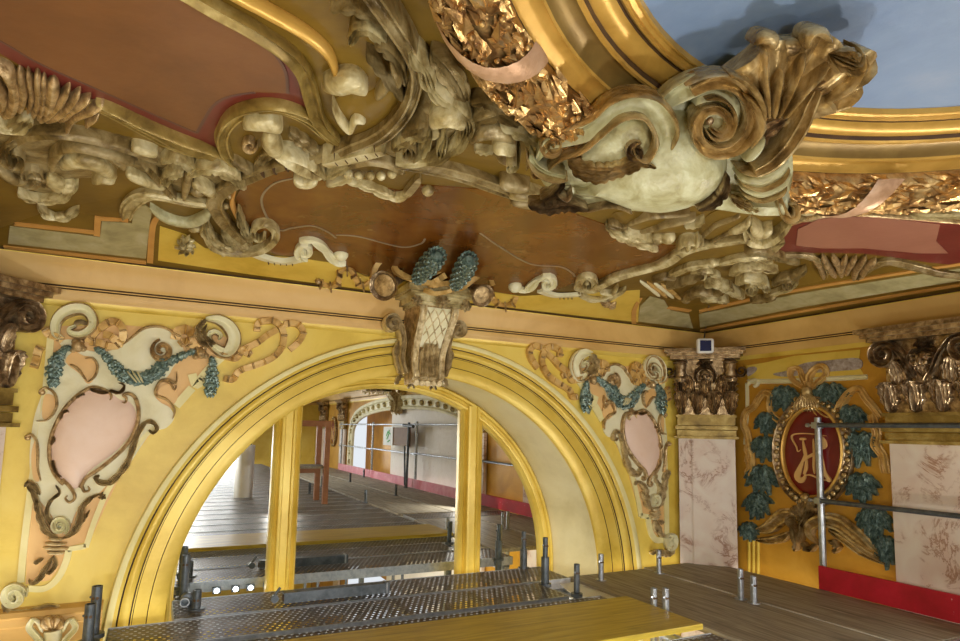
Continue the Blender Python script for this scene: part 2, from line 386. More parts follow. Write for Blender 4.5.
M['plaster'] = mat('grey_flaked_plaster', [(.3, (.26, .20, .17)), (.5, (.42, .36, .34)), (.7, (.58, .54, .56))], 30, .7, 0, .3, 60)
def wood(name, a, b, c, along='Y', rough=.6, knots=True):
    m = bpy.data.materials.new(name); m.use_nodes = True; nt = m.node_tree; bs = nt.nodes['Principled BSDF']; N = nt.nodes.new; L = nt.links.new
    tc = N('ShaderNodeTexCoord'); mp = N('ShaderNodeMapping'); L(tc.outputs['Object'], mp.inputs['Vector'])
    mp.inputs['Scale'].default_value = (16, 1.0, 16) if along == 'Y' else (1.0, 16, 16)
    no = N('ShaderNodeTexNoise'); no.inputs['Scale'].default_value = 3; no.inputs['Detail'].default_value = 10; no.inputs['Distortion'].default_value = .6; L(mp.outputs[0], no.inputs['Vector'])
    cr = N('ShaderNodeValToRGB'); e = cr.color_ramp.elements; e[0].position = .3; e[0].color = (*a, 1); e[1].position = .7; e[1].color = (*c, 1); k = e.new(.5); k.color = (*b, 1); L(no.outputs['Fac'], cr.inputs['Fac'])
    n2 = N('ShaderNodeTexNoise'); n2.inputs['Scale'].default_value = 3.5; n2.inputs['Detail'].default_value = 7; L(tc.outputs['Object'], n2.inputs['Vector'])
    r2 = N('ShaderNodeValToRGB'); r2.color_ramp.elements[0].position = .58; r2.color_ramp.elements[1].position = .75; L(n2.outputs['Fac'], r2.inputs['Fac'])
    mx = N('ShaderNodeMix'); mx.data_type = 'RGBA'; ml = N('ShaderNodeMath'); ml.operation = 'MULTIPLY'; ml.inputs[1].default_value = .55; L(r2.outputs['Color'], ml.inputs[0])
    L(ml.outputs[0], mx.inputs['Factor']); L(cr.outputs[0], mx.inputs['A']); mx.inputs['B'].default_value = (a[0] * .6, a[1] * .6, a[2] * .6, 1); L(mx.outputs['Result'], bs.inputs['Base Color'])
    bp = N('ShaderNodeBump'); bp.inputs['Strength'].default_value = .3; bp.inputs['Distance'].default_value = .004; L(no.outputs['Fac'], bp.inputs['Height']); L(bp.outputs[0], bs.inputs['Normal']); bs.inputs['Roughness'].default_value = rough
    return m
M['wood'] = wood('weathered_plywood', (.18, .155, .115), (.32, .28, .21), (.43, .39, .30))
M['yplank'] = wood('yellow_plank', (.40, .28, .02), (.56, .41, .035), (.66, .52, .07), 'X', .4)
def perforated():
    m = bpy.data.materials.new('perforated_steel'); m.use_nodes = True; nt = m.node_tree; bs = nt.nodes['Principled BSDF']; N = nt.nodes.new; L = nt.links.new
    tc = N('ShaderNodeTexCoord'); sp = N('ShaderNodeSeparateXYZ'); L(tc.outputs['Object'], sp.inputs[0])
    def mth(op, a, b=None, c=None):
        n = N('ShaderNodeMath'); n.operation = op
        for i, q in enumerate((a, b, c)):
            if q is None: continue
            if isinstance(q, (int, float)): n.inputs[i].default_value = q
            else: L(q, n.inputs[i])
        return n.outputs[0]
    X = mth('MULTIPLY', sp.outputs['X'], 1 / .036); Y = mth('MULTIPLY', sp.outputs['Y'], 1 / .036)
    row = mth('FLOOR', Y); X2 = mth('ADD', X, mth('MULTIPLY', row, .5))
    fx = mth('SUBTRACT', mth('FRACT', X2), .5); fy = mth('SUBTRACT', mth('FRACT', Y), .5)
    d = mth('SQRT', mth('ADD', mth('MULTIPLY', fx, fx), mth('MULTIPLY', fy, fy)))
    hole = mth('LESS_THAN', d, .2); ringm = mth('SMOOTH_MIN', d, .42, .1)
    cr = N('ShaderNodeValToRGB'); no = N('ShaderNodeTexNoise'); no.inputs['Scale'].default_value = 9; no.inputs['Detail'].default_value = 8; L(tc.outputs['Object'], no.inputs['Vector'])
    e = cr.color_ramp.elements; e[0].position = .3; e[0].color = (.075, .062, .052, 1); e[1].position = .7; e[1].color = (.20, .17, .15, 1); L(no.outputs['Fac'], cr.inputs['Fac'])
    L(cr.outputs[0], bs.inputs['Base Color']); bs.inputs['Metallic'].default_value = .55; bs.inputs['Roughness'].default_value = .42
    bp = N('ShaderNodeBump'); bp.inputs['Strength'].default_value = .9; bp.inputs['Distance'].default_value = .006; bp.invert = True; L(ringm, bp.inputs['Height']); L(bp.outputs[0], bs.inputs['Normal'])
    tr = N('ShaderNodeBsdfTransparent'); ms = N('ShaderNodeMixShader'); L(hole, ms.inputs[0]); L(bs.outputs[0], ms.inputs[1]); L(tr.outputs[0], ms.inputs[2]); L(ms.outputs[0], nt.nodes['Material Output'].inputs['Surface'])
    return m
M['perf'] = perforated()
def marble():
    m = bpy.data.materials.new('pink_veined_marble'); m.use_nodes = True; nt = m.node_tree; bs = nt.nodes['Principled BSDF']; N = nt.nodes.new; L = nt.links.new
    tc = N('ShaderNodeTexCoord'); no = N('ShaderNodeTexNoise'); no.inputs['Scale'].default_value = 4; no.inputs['Detail'].default_value = 8; no.inputs['Distortion'].default_value = 1.2; L(tc.outputs['Object'], no.inputs['Vector'])
    n1 = N('ShaderNodeTexNoise'); n1.inputs['Scale'].default_value = 3.2; n1.inputs['Detail'].default_value = 9; n1.inputs['Roughness'].default_value = .7; n1.inputs['Distortion'].default_value = 1.0; L(tc.outputs['Object'], n1.inputs['Vector'])
    a = N('ShaderNodeMath'); a.operation = 'SUBTRACT'; L(n1.outputs['Fac'], a.inputs[0]); a.inputs[1].default_value = .5
    b = N('ShaderNodeMath'); b.operation = 'ABSOLUTE'; L(a.outputs[0], b.inputs[0])
    vr = N('ShaderNodeValToRGB'); vr.color_ramp.elements[0].position = 0; vr.color_ramp.elements[0].color = (1, 1, 1, 1); vr.color_ramp.elements[1].position = .03; vr.color_ramp.elements[1].color = (0, 0, 0, 1); L(b.outputs[0], vr.inputs['Fac'])
    pk = N('ShaderNodeValToRGB'); pk.color_ramp.elements[0].position = .46; pk.color_ramp.elements[1].position = .60; L(no.outputs['Fac'], pk.inputs['Fac'])
    ml = N('ShaderNodeMath'); ml.operation = 'MULTIPLY'; L(vr.outputs['Color'], ml.inputs[0]); L(pk.outputs['Color'], ml.inputs[1])
    base = N('ShaderNodeValToRGB'); e = base.color_ramp.elements; e[0].position = .35; e[0].color = (.74, .66, .57, 1); e[1].position = .7; e[1].color = (.66, .50, .42, 1); L(no.outputs['Fac'], base.inputs['Fac'])
    mx = N('ShaderNodeMix'); mx.data_type = 'RGBA'; L(ml.outputs[0], mx.inputs['Factor']); L(base.outputs['Color'], mx.inputs['A']); mx.inputs['B'].default_value = (.33, .16, .09, 1)
    L(mx.outputs['Result'], bs.inputs['Base Color']); bs.inputs['Roughness'].default_value = .35
    return m
M['marble'] = marble()
def mirror():
    m = bpy.data.materials.new('silvered_mirror'); m.use_nodes = True; nt = m.node_tree; bs = nt.nodes['Principled BSDF']
    bs.inputs['Base Color'].default_value = (.88, .90, .88, 1); bs.inputs['Metallic'].default_value = 1; bs.inputs['Roughness'].default_value = .0
    return m
M['mirror'] = mirror()
def emit(name, c, s):
    m = bpy.data.materials.new(name); m.use_nodes = True; b = m.node_tree.nodes['Principled BSDF']
    b.inputs['Base Color'].default_value = (*c, 1); b.inputs['Emission Color'].default_value = (*c, 1); b.inputs['Emission Strength'].default_value = s
    return m
M['lamp'] = emit('lit_lamp_face', (.95, .98, 1), 14)
M['daylight'] = emit('bright_window_pane', (.92, .96, 1), 2.2)

# ================================================================== THE ROOM
AC, AR, BC, BR = (1.665, -1.22), 1.845, (1.60, -1.12), 1.485
MC, MR = (1.50, -1.04), 1.43
MYP = 4.43
def arc(c, r, n=64, down=2.0):
    o = [(c[0] + r, c[1] - down, 0)] + [(c[0] + r * math.cos(PI * i / n), c[1] + r * math.sin(PI * i / n), PI * i / n) for i in range(n + 1)] + [(c[0] - r, c[1] - down, PI)]
    return o
W1f = Loc((0, WY, 0), (1, 0, 0), (0, -1, 0))
mb = MB()
hole = [(x, z) for x, z, a in arc(AC, AR - .04)]
wallpts = [(LX, -5.6), (LX, 1.3), (WX, 1.3), (WX, -5.6), (hole[0][0], -5.6)] + hole + [(hole[-1][0], -5.6)]
plate(mb, wallpts, W1f, 0, 0, .8, smooth=False, skirt=False)
struct(mb.build('wall_back', M['wall'], smooth=False))
# right wall: wide flat-headed opening further down, closed with white hoarding
mb = MB()
W2f = Loc((WX, 0, 0), (0, 1, 0), (-1, 0, 0))
op = [(.35, -3), (.35, -.35)] + [(-2.85 + 3.2 * math.cos(a), .02 + .36 * math.sin(a) if False else -.35 + .75 * math.sin(a) ** .5 if math.sin(a) > 0 else -.35) for a in [PI * i / 24 for i in range(1, 24)]] + [(-6.05, -.35), (-6.05, -3)]
plate(mb, [(WY, -5.6), (WY, 1.3), (BY, 1.3), (BY, -5.6), (-6.05, -5.6)] + op[::-1] + [(.35, -5.6)], W2f, 0, 0, 1.5, smooth=False, skirt=False)
struct(mb.build('wall_right', M['amberwall'], smooth=False))
mb = MB(); mb.add([(LX, BY, -5.6), (LX, WY, -5.6), (LX, WY, 1.3), (LX, BY, 1.3)], [(0, 1, 2, 3)])
struct(mb.build('wall_left', M['wall'], smooth=False))
mb = MB(); mb.add([(LX, BY, -5.6), (WX, BY, -5.6), (WX, BY, 1.3), (LX, BY, 1.3)], [(0, 1, 2, 3)])
struct(mb.build('wall_front', M['wall'], smooth=False))
mb = MB(); mb.box((1.6, -2.8, -5.65), (8, 17, .1)); struct(mb.build('floor', M['floor'], smooth=False))
# cornice round the room
corn = [(LX, BY, 1, 1), (LX, WY, 1, -1), (WX, WY, -1, -1), (WX, BY, -1, 1)]
cpath = [((x, y, 0), (sx, sy, 0), (0, 0, 1)) for x, y, sx, sy in corn]
mb = MB()
for mi, pr in ((0, [(0, .618), (.012, .632), (.012, .65)]), (1, [(.012, .65), (.02, .66), (.022, .708)]), (2, [(.022, .708), (.016, .712), (.022, .716)]),
               (1, [(.022, .716), (.022, .722)]), (2, [(.022, .722), (.016, .726), (.022, .731)]), (1, [(.022, .731), (.03, .76), (.042, .79), (.045, .80), (.062, .84), (.088, .866)]),
               (0, [(.088, .866), (.088, .872)]), (2, [(.088, .872), (.07, .876), (.078, .8855)])):
    extr(mb, cpath, pr, True, mi)
o = struct(mb.build('trim_1', [M['trim'], M['fascia'], M['groove']])); o['label'] = 'peach and ochre cornice with dark grooves running round the walls'
# ceiling
RX, RY, RYB = 1.665, .2, -5.9
def stadium(r, n=40, z=None):
    o = [(RX + r * math.cos(PI * i / n), RY + r * math.sin(PI * i / n)) for i in range(n + 1)]
    o += [(RX - r, RY - (RY - RYB) * i / 6) for i in range(1, 6)]
    o += [(RX + r * math.cos(PI + PI * i / n), RYB + r * math.sin(PI + PI * i / n)) for i in range(n + 1)]
    o += [(RX + r, RYB + (RY - RYB) * i / 6) for i in range(1, 6)]
    return o
mb = MB(); ds = [.078, .5, 1.1]
rc = lambda d: [(LX + d, BY + d), (LX + d, WY - d), (WX - d, WY - d), (WX - d, BY + d)]
for a, b in zip(ds, ds[1:]):
    A = rc(a); B = rc(b); za = hc((RX, WY - a, 0)); zb = hc((RX, WY - b, 0))
    for i in range(4):
        j = (i + 1) % 4; mb.add([(*A[i], za), (*A[j], za), (*B[j], zb), (*B[i], zb)], [(0, 1, 2, 3)])
st = stadium(1.415); R4 = rc(1.1); allp = [Vector(p) for p in R4 + st]
V, E_, Fc, *_ = delaunay_2d_cdt(allp, [(i, (i + 1) % 4) for i in range(4)] + [(4 + i, 4 + (i + 1) % len(st)) for i in range(len(st))], [], 1, 1e-6)
def in_st(c, r):
    if c.y > RY: return (c - Vector((RX, RY))).length < r
    if c.y < RYB: return (c - Vector((RX, RYB))).length < r
    return abs(c.x - RX) < r
Fc = [f for f in Fc if not in_st(sum((V[i] for i in f), Vector((0, 0))) / len(f), 1.413)]
mb.add([(v.x, v.y, 1.04) for v in V], [tuple(f) for f in Fc])
struct(mb.build('ceiling', M['ochre'], smooth=False))
def rpath(r0=0):
    s = stadium(1.0, 48); out = []
    for x, y in s:
        if y > RY or (abs(y - RY) < 1e-6): d = Vector((x - RX, y - RY, 0))
        elif y < RYB or abs(y - RYB) < 1e-6: d = Vector((x - RX, y - RYB, 0))
        else: d = Vector((1 if x > RX else -1, 0, 0))
        d.normalize(); p = Vector((x, y, 0)) - d; out.append((p, d, (0, 0, 1)))
    return out
mb = MB(); rp = rpath()
for mi, pr in ((2, [(1.43, 1.05), (1.43, 1.02), (1.415, 1.02)]), (0, [(1.415, 1.02), (1.41, 1.03), (1.392, 1.036), (1.388, 1.042), (1.362, 1.048), (1.352, 1.042), (1.348, 1.05)]),
               (1, [(1.348, 1.05), (1.32, 1.085), (1.292, 1.09)]), (0, [(1.292, 1.09), (1.288, 1.078), (1.278, 1.078), (1.275, 1.086)]), (2, [(1.275, 1.086), (1.27, 1.1)]),
               (0, [(1.27, 1.1), (1.262, 1.096), (1.235, 1.106), (1.215, 1.125)]), (2, [(1.215, 1.125), (1.212, 1.135)]), (1, [(1.212, 1.135), (1.205, 1.125), (1.2, 1.122)]),
               (0, [(1.2, 1.122), (1.192, 1.122), (1.190, 1.132), (1.176, 1.14), (1.173, 1.132), (1.166, 1.132), (1.163, 1.16)])):
    extr(mb, rp, pr, True, mi)
o = struct(mb.build('trim_2', [M['gold'], M['ringdark'], M['groove']])); o['label'] = 'gilded stepped moulding framing the oval painted sky'
mb = MB(); s1 = stadium(1.165); s0 = stadium(.75); sz = stadium(.3)
n = len(s1)
mb.add([(*p, 1.15) for p in s1] + [(*p, 1.19) for p in s0] + [(*p, 1.21) for p in sz], [(i, (i + 1) % n, n + (i + 1) % n, n + i) for i in range(n)] + [(n + i, n + (i + 1) % n, 2 * n + (i + 1) % n, 2 * n + i) for i in range(n)] + [tuple(range(2 * n, 3 * n))])
o = struct(mb.build('ceiling', M['blue'])); o['label'] = 'blue painted sky in the oval of the ceiling'

# arch mouldings
def archpt(s, a, dz, h):
    A = Vector((AC[0] + AR * math.cos(a), 0, AC[1] + AR * math.sin(a) - dz)); B = Vector((BC[0] + BR * math.cos(a), 0, BC[1] + BR * math.sin(a) - dz))
    P = A.lerp(B, s); P.y = WY - h; return P
steps = [(0, 2.0)] + [(PI * i / 72, 0) for i in range(73)] + [(PI, 2.0)]
mb = MB()
for mi, pr in ((1, [(0, 0), (.0, .012), (.03, .03), (.1, .034), (.14, .03)]), (0, [(.14, .03), (.17, .022), (.2, .02)]), (2, [(.2, .02), (.208, .012), (.222, .012), (.23, .024)]),
               (0, [(.23, .024), (.3, .034), (.36, .03), (.405, .018)]), (2, [(.405, .018), (.412, .008), (.424, .008), (.43, .016)]), (0, [(.43, .016), (.45, .016)]),
               (2, [(.45, .016), (.456, .009), (.462, .016)]), (0, [(.462, .016), (.69, .020)]), (2, [(.69, .020), (.697, .013), (.706, .020)]), (0, [(.706, .020), (.97, .024), (1, .018), (1, 0)])):
    k = len(pr); vs = [archpt(s, a, dz, h) for a, dz in steps for s, h in pr]; m = len(steps)
    mb.add(vs, [(i * k + j, i * k + j + 1, (i + 1) * k + j + 1, (i + 1) * k + j) for i in range(m - 1) for j in range(k - 1)], mi)
o = struct(mb.build('trim_3', [M['trim'], M['pale'], M['groove']])); o['label'] = 'broad yellow arch moulding with dark grooves'
mb = MB(); vs = []
for a, dz in steps:
    P = archpt(1, a, dz, 0); Q = Vector((MC[0] + MR * math.cos(a), MYP - .05, MC[1] + MR * math.sin(a) - dz))
    for j in range(7): vs.append(P.lerp(Q, j / 6))
m = len(steps); mb.add(vs, [(i * 7 + j, i * 7 + j + 1, (i + 1) * 7 + j + 1, (i + 1) * 7 + j) for i in range(m - 1) for j in range(6)])
o = struct(mb.build('wall_back', M['reveal'])); o['label'] = 'cream curved soffit inside the arch'
mb = MB(); mb.box((AC[0], MYP + .06, -1.6), (4.2, .05, 5)); struct(mb.build('wall_back', M['plaster'], smooth=False))

# ledge at the springing of the arch, left, and again right
mb = MB()
for x0, x1 in ((LX, AC[0] - AR - .0),):
    pr = [(0, -.935), (.05, -.95), (.06, -.972), (.045, -.985), (.045, -1.02), (.03, -1.03), (.03, -1.12), (0, -1.13)]
    extr(mb, [((x0, WY, 0), (0, -1, 0), (0, 0, 1)), ((x1, WY, 0), (0, -1, 0), (0, 0, 1))], pr)
o = struct(mb.build('trim_4', M['fascia'])); o['label'] = 'peach ledge moulding at the foot of the arch'

# ------------------------------------------------------------------ arched mirror
root = thing('arched_mirror', 'three-pane arched mirror with gilded uprights filling the yellow arch, scaffold decks reflected in it', 'mirror', (MC[0], MYP, -1.1))
def mirrorpane(x0, x1):
    o = []
    r = MR - .07
    for i in range(25):
        x = x0 + (x1 - x0) * i / 24; o.append((x, MYP, MC[1] + math.sqrt(max(0, r * r - (x - MC[0]) ** 2))))
    mb = MB(); mb.add([(x0, MYP, -2.6)] + o + [(x1, MYP, -2.6)], [tuple(range(27))]); return mb.build('mirror_pane', M['mirror'], root, smooth=False)
mirrorpane(MC[0] - MR + .07, .80); mirrorpane(.80, 2.18); mirrorpane(2.18, MC[0] + MR - .07)
mb = MB()
pr = [(r_ + .037, h_) for r_, h_ in [(1.39, .0), (1.39, .055), (1.375, .07), (1.36, .066), (1.352, .05), (1.335, .05), (1.326, .062), (1.312, .06), (1.302, .035), (1.295, .03), (1.292, 0)]]
k = len(pr); vs = []
for a, dz in steps:
    for r, h in pr: vs.append((MC[0] + r * math.cos(a), MYP - h, MC[1] + r * math.sin(a) - dz))
m = len(steps); mb.add(vs, [(i * k + j, i * k + j + 1, (i + 1) * k + j + 1, (i + 1) * k + j) for i in range(m - 1) for j in range(k - 1)])
mb.build('frame', M['trim'], root)
for x in (.80, 2.18):
    mb = MB(); w = .088
    pr = [(-w, 0), (-w, .045), (-w * .86, .06), (-w * .74, .045), (-w * .62, .04), (-w * .5, .075), (-w * .32, .08), (-w * .25, .068), (w * .25, .068), (w * .32, .08), (w * .5, .075), (w * .62, .04), (w * .74, .045), (w * .86, .06), (w, .045), (w, 0)]
    top = MC[1] + math.sqrt((MR - .03) ** 2 - (x - MC[0]) ** 2)
    extr(mb, [((x, MYP, -2.6), (1, 0, 0), (0, -1, 0)), ((x, MYP, top), (1, 0, 0), (0, -1, 0))], pr)
    mb.build('upright', M['trim'], root)

# ------------------------------------------------------------------ pilasters
def capital(root, o, U, N, w, kind):
    f = Loc(o, U, N); cap = None
    def at(u, v, n): return f.o + f.U * u + f.V * v + f.N * n
    R3 = Matrix((f.U, f.N, f.V)).transposed()
    mb = MB()
    for v, hh, ww, dd in ((.035, .07, .84, .09), (.075, .02, .88, .10), (-.02, .03, .9, .11), (-.065, .05, .86, .09), (-.10, .02, .93, .12)):
        mb.box(at(0, v if False else v, dd / 2 + .002), (w * ww, dd - .02, hh), R3)
    mb.build('necking', M['oldgold'], root)
    mb = MB(); mb.box(at(0, .33, .038), (w * .8, .064, .52), R3)
    cap = mb.build('capital', M['bronze'], root)
    mb = MB()
    for v, hh, ww, dd in ((.555, .03, 1.02, .17), (.58, .025, 1.1, .2), (.607, .03, 1.17, .23)): mb.box(at(0, v, dd / 2 + .002), (w * ww, dd - .03, hh), R3)
    mb.build('abacus', M['bronze'], cap)
    f0 = Loc(at(0, 0, .065), U, N)
    for u in (-.36, -.12, .12, .36):
        mb = MB(); sweep(mb, [(u * w, .085), (u * w, .17), (u * w * 1.02, .25), (u * w * 1.03, .28)], [w * .17, w * .2, w * .23, w * .17], .035, f0, 'flute', 0, 'both', lobes=5, lift=.055); mb.build('acanthus_leaf', M['bronze'], cap)
        mb = MB(); sweep(mb, [(u * w + .0, .09), (u * w, .27)], .018, .075, f0, 'round'); mb.build('leaf_rib', M['bronze'], cap)
    for u in (-.24, 0, .24):
        mb = MB(); sweep(mb, [(u * w, .22), (u * w, .32), (u * w * 1.1, .41)], [w * .14, w * .19, w * .15], .035, f0, 'flute', .008, 'both', lobes=4, lift=.06); mb.build('acanthus_leaf', M['bronze'], cap)
    if kind == 'front':
        for s in (-1, 1):
            mb = MB(); sp = [(s * x, y) for x, y in [(.05, .30), (.10, .42), (.16, .50)] + spiral(.225, .455, .075, -250 + 340 if False else 100, -1.9, .1)]
            sweep(mb, sp, [.02, .045, .05, .045, .04, .03, .02], .07, f0, 'groove', .02, 'flat'); mb.build('volute', M['bronze'], cap)
            mb = MB(); sp = [(s * x, y) for x, y in [(.0, .28), (.05, .36)] + spiral(.045, .40, .04, 60, 1.5, .1)]
            sweep(mb, sp, [.015, .02, .012], .05, f0, 'round', .02, 'flat'); mb.build('volute', M['bronze'], cap)
    else:
        for s in (-1, 1):
            mb = MB(); c = at(s * w * .36, .35, .10)
            mb.lathe([(.0, 0), (.05, .0), (.06, .03), (.045, .05), (.05, .06), (.038, .10), (.05, .14), (.045, .15), (.062, .165), (.03, .19), (.02, .20), (.03, .23), (0, .23)], c, (0, 0, 1), 16); mb.build('volute', M['bronze'], cap)
            mb = MB(); sweep(mb, [(s * (w * .36), .27), (s * w * .36, .34), (s * w * .36, .38)], w * .24, .07, f0, 'leaf', .02, 'leaf', lobes=3); mb.build('acanthus_leaf', M['bronze'], cap)
            mb = MB(); sweep(mb, [(s * x, y) for x, y in spiral(w * .52, .44, .05, 160, 1.3, .1)], [.03, .02, .012], .05, f0, 'groove', 0, 'flat'); mb.build('scroll', M['bronze'], cap)
    mb = MB(); c = at(0, .40, .10)
    mb.ball(c, .052, 14, (.85, .85, 1.1)); mb.ball(at(0, .395, .155), .014, 8, (1, 1, 1.8))
    for s in (-1, 1): mb.ball(at(s * .02, .418, .143), .01, 8); mb.ball(at(s * .027, .385, .135), .017, 8)
    sweep(mb, [(-.02, .37), (0, .365), (.02, .37)], .012, .09, f0, 'round', .0)
    for s in (-1, 1): sweep(mb, [(0, .475), (s * .055, .455), (s * .075, .40), (s * .06, .34)], .028, .07, f0, 'groove', 0)
    leafspray(mb, (0, .51), .07, f0, .05, 8); mb.build('mask', M['bronze'], cap)
    return cap
def pilaster(o, U, N, w, kind, label, group=None, name='pilaster'):
    root = thing(name, label, 'pilaster', (o[0], o[1], -1.0), group)
    Uv = Vector(U).normalized(); Nv = Vector(N).normalized(); R3 = Matrix((Uv, Nv, Vector((0, 0, 1)))).transposed(); o = Vector(o)
    mb = MB()
    mb.box(o + Nv * .035 + Vector((0, 0, -2.1)), (w * .82, .05, 4.2), R3)
    if kind == 'edge':
        mb.box(o + Nv * .045 + Vector((0, 0, -2.1)), (w * .42, .055, 4.2), R3)
    mb.build('shaft', M['marble'], root, smooth=False)
    capital(root, (o.x, o.y, .08), U, N, w, kind)
    return root
pilaster((4.06, 3.82, 0), (.66, -.75, 0), (-.75, -.66, 0), .53, 'edge', 'corner pilaster of pink veined marble with a masked gilt capital under the small lamp')
pilaster((-.87, 3.83, 0), (.66, .75, 0), (.75, -.66, 0), .56, 'front', 'pilaster at the left edge of the picture with dark gilt scrolled capital')
pilaster((4.24, 2.17, 0), (0, -1, 0), (-1, 0, 0), .62, 'front', 'broad marble pilaster behind the guardrail at the right edge, spiral volutes on its capital')
pilaster((4.24, .62, 0), (0, -1, 0), (-1, 0, 0), .5, 'front', 'marble pilaster seen only in the mirror', 'pilasters of the far end seen in the mirror')
for y in (-6.9, -8.9):
    pilaster((4.24, y, 0), (0, -1, 0), (-1, 0, 0), .55, 'front', 'far marble pilaster seen small in the mirror', 'pilasters of the far end seen in the mirror')

# ================================================================== SCAFFOLD
DZ = -1.03
def copytree(o, loc, label=None, group=None):
    c = o.copy(); col.objects.link(c); c.location = loc
    if label: c['label'] = label
    if group: c['group'] = group
    for ch in list(o.children):
        d = ch.copy(); col.objects.link(d); d.parent = c; d.matrix_parent_inverse = ch.matrix_parent_inverse.copy()
        for g in list(ch.children):
            e = g.copy(); col.objects.link(e); e.parent = d; e.matrix_parent_inverse = g.matrix_parent_inverse.copy()
    return c
def steel_deck(x0, x1, y0, y1, label, group=None, z=DZ):
    r = thing('steel_deck_plank', label, 'scaffold deck', ((x0 + x1) / 2, (y0 + y1) / 2, z), group)
    mb = MB(); mb.add([(x0, y0, z), (x1, y0, z), (x1, y1, z), (x0, y1, z)], [(0, 1, 2, 3)]); mb.build('perforated_tread', M['perf'], r, smooth=False)
    mb = MB()
    for y in (y0, y1): mb.box(((x0 + x1) / 2, y, z - .03), (x1 - x0, .008, .066))
    for x in (x0, x1): mb.box((x, (y0 + y1) / 2, z - .03), (.008, y1 - y0, .06))
    for k in range(1, 5): mb.box((x0 + (x1 - x0) * k / 5, (y0 + y1) / 2, z - .035), (.03, y1 - y0, .03))
    mb.build('side_rail', M['galv'], r, smooth=False)
    mb = MB()
    for x in (x0 + .02, x1 - .02):
        for y in (y0 + .06, y1 - .06): mb.box((x, y, z - .065), (.03, .05, .05))
    mb.build('hook', M['dgalv'], r, smooth=False); return r
steel_deck(.16, 2.70, 3.82, 4.22, 'perforated steel deck plank nearest the mirror, lying against its frame')
steel_deck(-.14, 2.40, 3.41, 3.79, 'perforated steel deck plank, the second from the mirror, showing bright holes')
steel_deck(-.9, 2.62, 2.96, 3.37, 'perforated steel deck plank, mostly under the rear edge of the yellow plank', z=DZ - .01)
p0 = steel_deck(-.95, 2.66, 2.1, 2.5, 'perforated steel deck plank in front of the yellow plank, at the bottom edge', z=DZ)
for k in range(1, 28):
    c = copytree(p0, (p0.location.x, p0.location.y - .425 * k, p0.location.z), 'one of the perforated steel deck planks seen only in the mirror', 'steel decks behind the camera')
p0s = steel_deck(2.75, 4.1, 1.5, 1.9, 'perforated steel deck plank beyond the near end of the grey board, lower right corner')
def plank(name, x0, x1, y0, y1, z, th, m, label, group=None):
    mb = MB(); b = .004; mb.box(((x0 + x1) / 2, (y0 + y1) / 2, z - th / 2), (x1 - x0, y1 - y0, th))
    o = mb.build(name, m, smooth=False); bv = o.modifiers.new('bevel', 'BEVEL'); bv.width = .004; bv.segments = 2
    return tag(o, label, 'plank', group)
plank('yellow_plank', -.98, 2.655, 2.545, 3.155, -.992, .03, M['yplank'], 'wide yellow board lying across the steel decks at the bottom of the picture')
plank('deck_board', 2.72, 3.43, 1.93, 3.87, DZ, .035, M['wood'], 'weathered grey plywood deck board beside the end of the yellow board')
plank('deck_board', 3.455, 4.12, 1.93, 3.91, DZ, .035, M['wood'], 'weathered grey plywood deck board along the red toe board')
for k in range(1, 5):
    for i, (a, b) in enumerate(((2.72, 3.43), (3.455, 4.12))):
        plank('deck_board', a, b, 1.45 - 2.4 * k, 1.45 - 2.4 * k + 2.36, DZ, .035, M['wood'], 'grey deck board running along the right wall, seen only in the mirror', 'deck boards behind the camera')
# transoms and ledgers that carry the decks
for i, x in enumerate((-.1, 2.69, 4.05)):
    mb = MB(); mb.cyl((x, -9.2, DZ - .115), (x, 4.15 if x < 3 else 3.6, DZ - .115), .024); tag(mb.build('ledger_tube', M['galv']), ['steel ledger tube under the left ends of the decks', 'steel ledger tube under the seam between steel decks and boards', 'steel ledger tube under the toe board'][i], 'scaffold tube')
# standards with their spigots
def standard(x, y, top, r=.019, collar=False, label='', dark=False, zb=-5.6, group=None):
    m = M['dgalv'] if dark else M['galv']
    root = thing('scaffold_standard', label, 'scaffold tube', (x, y, zb), group)
    mb = MB(); mb.cyl((x, y, zb), (x, y, (top - .13) if collar else DZ - .03), r * 1.25, 14, hollow=False); mb.build('tube', m, root)
    mb = MB(); mb.cyl((x, y, (top - .14) if collar else DZ - .04), (x, y, top), r * (.82 if collar else 1), 16, hollow=True)
    for zz in (top - .05,): mb.cyl((x - r * 1.02, y - r * .35, zz), (x - r * 1.0 - .001, y - r * .4, zz + .0001), .006, 8)
    mb.build('spigot', m, root)
    mb = MB(); mb.cyl((x - r * .55, y - r * .87, top - .055), (x - r * .5, y - r * .8, top - .055), .0075, 10); mb.cyl((x + r * .2, y - r * 1.03, top - .055), (x + r * .2, y - r * .9, top - .055), .0075, 10)
    mb.build('pin_hole', M['groove'], root)
    mb = MB(); mb.cyl((x, y, DZ - .015), (x, y, DZ + .006), r * 2.0, 16); mb.build('flange', m, root); return root
def base(x, y, z=DZ): r = ray(x, y); return r * (z / r.z)
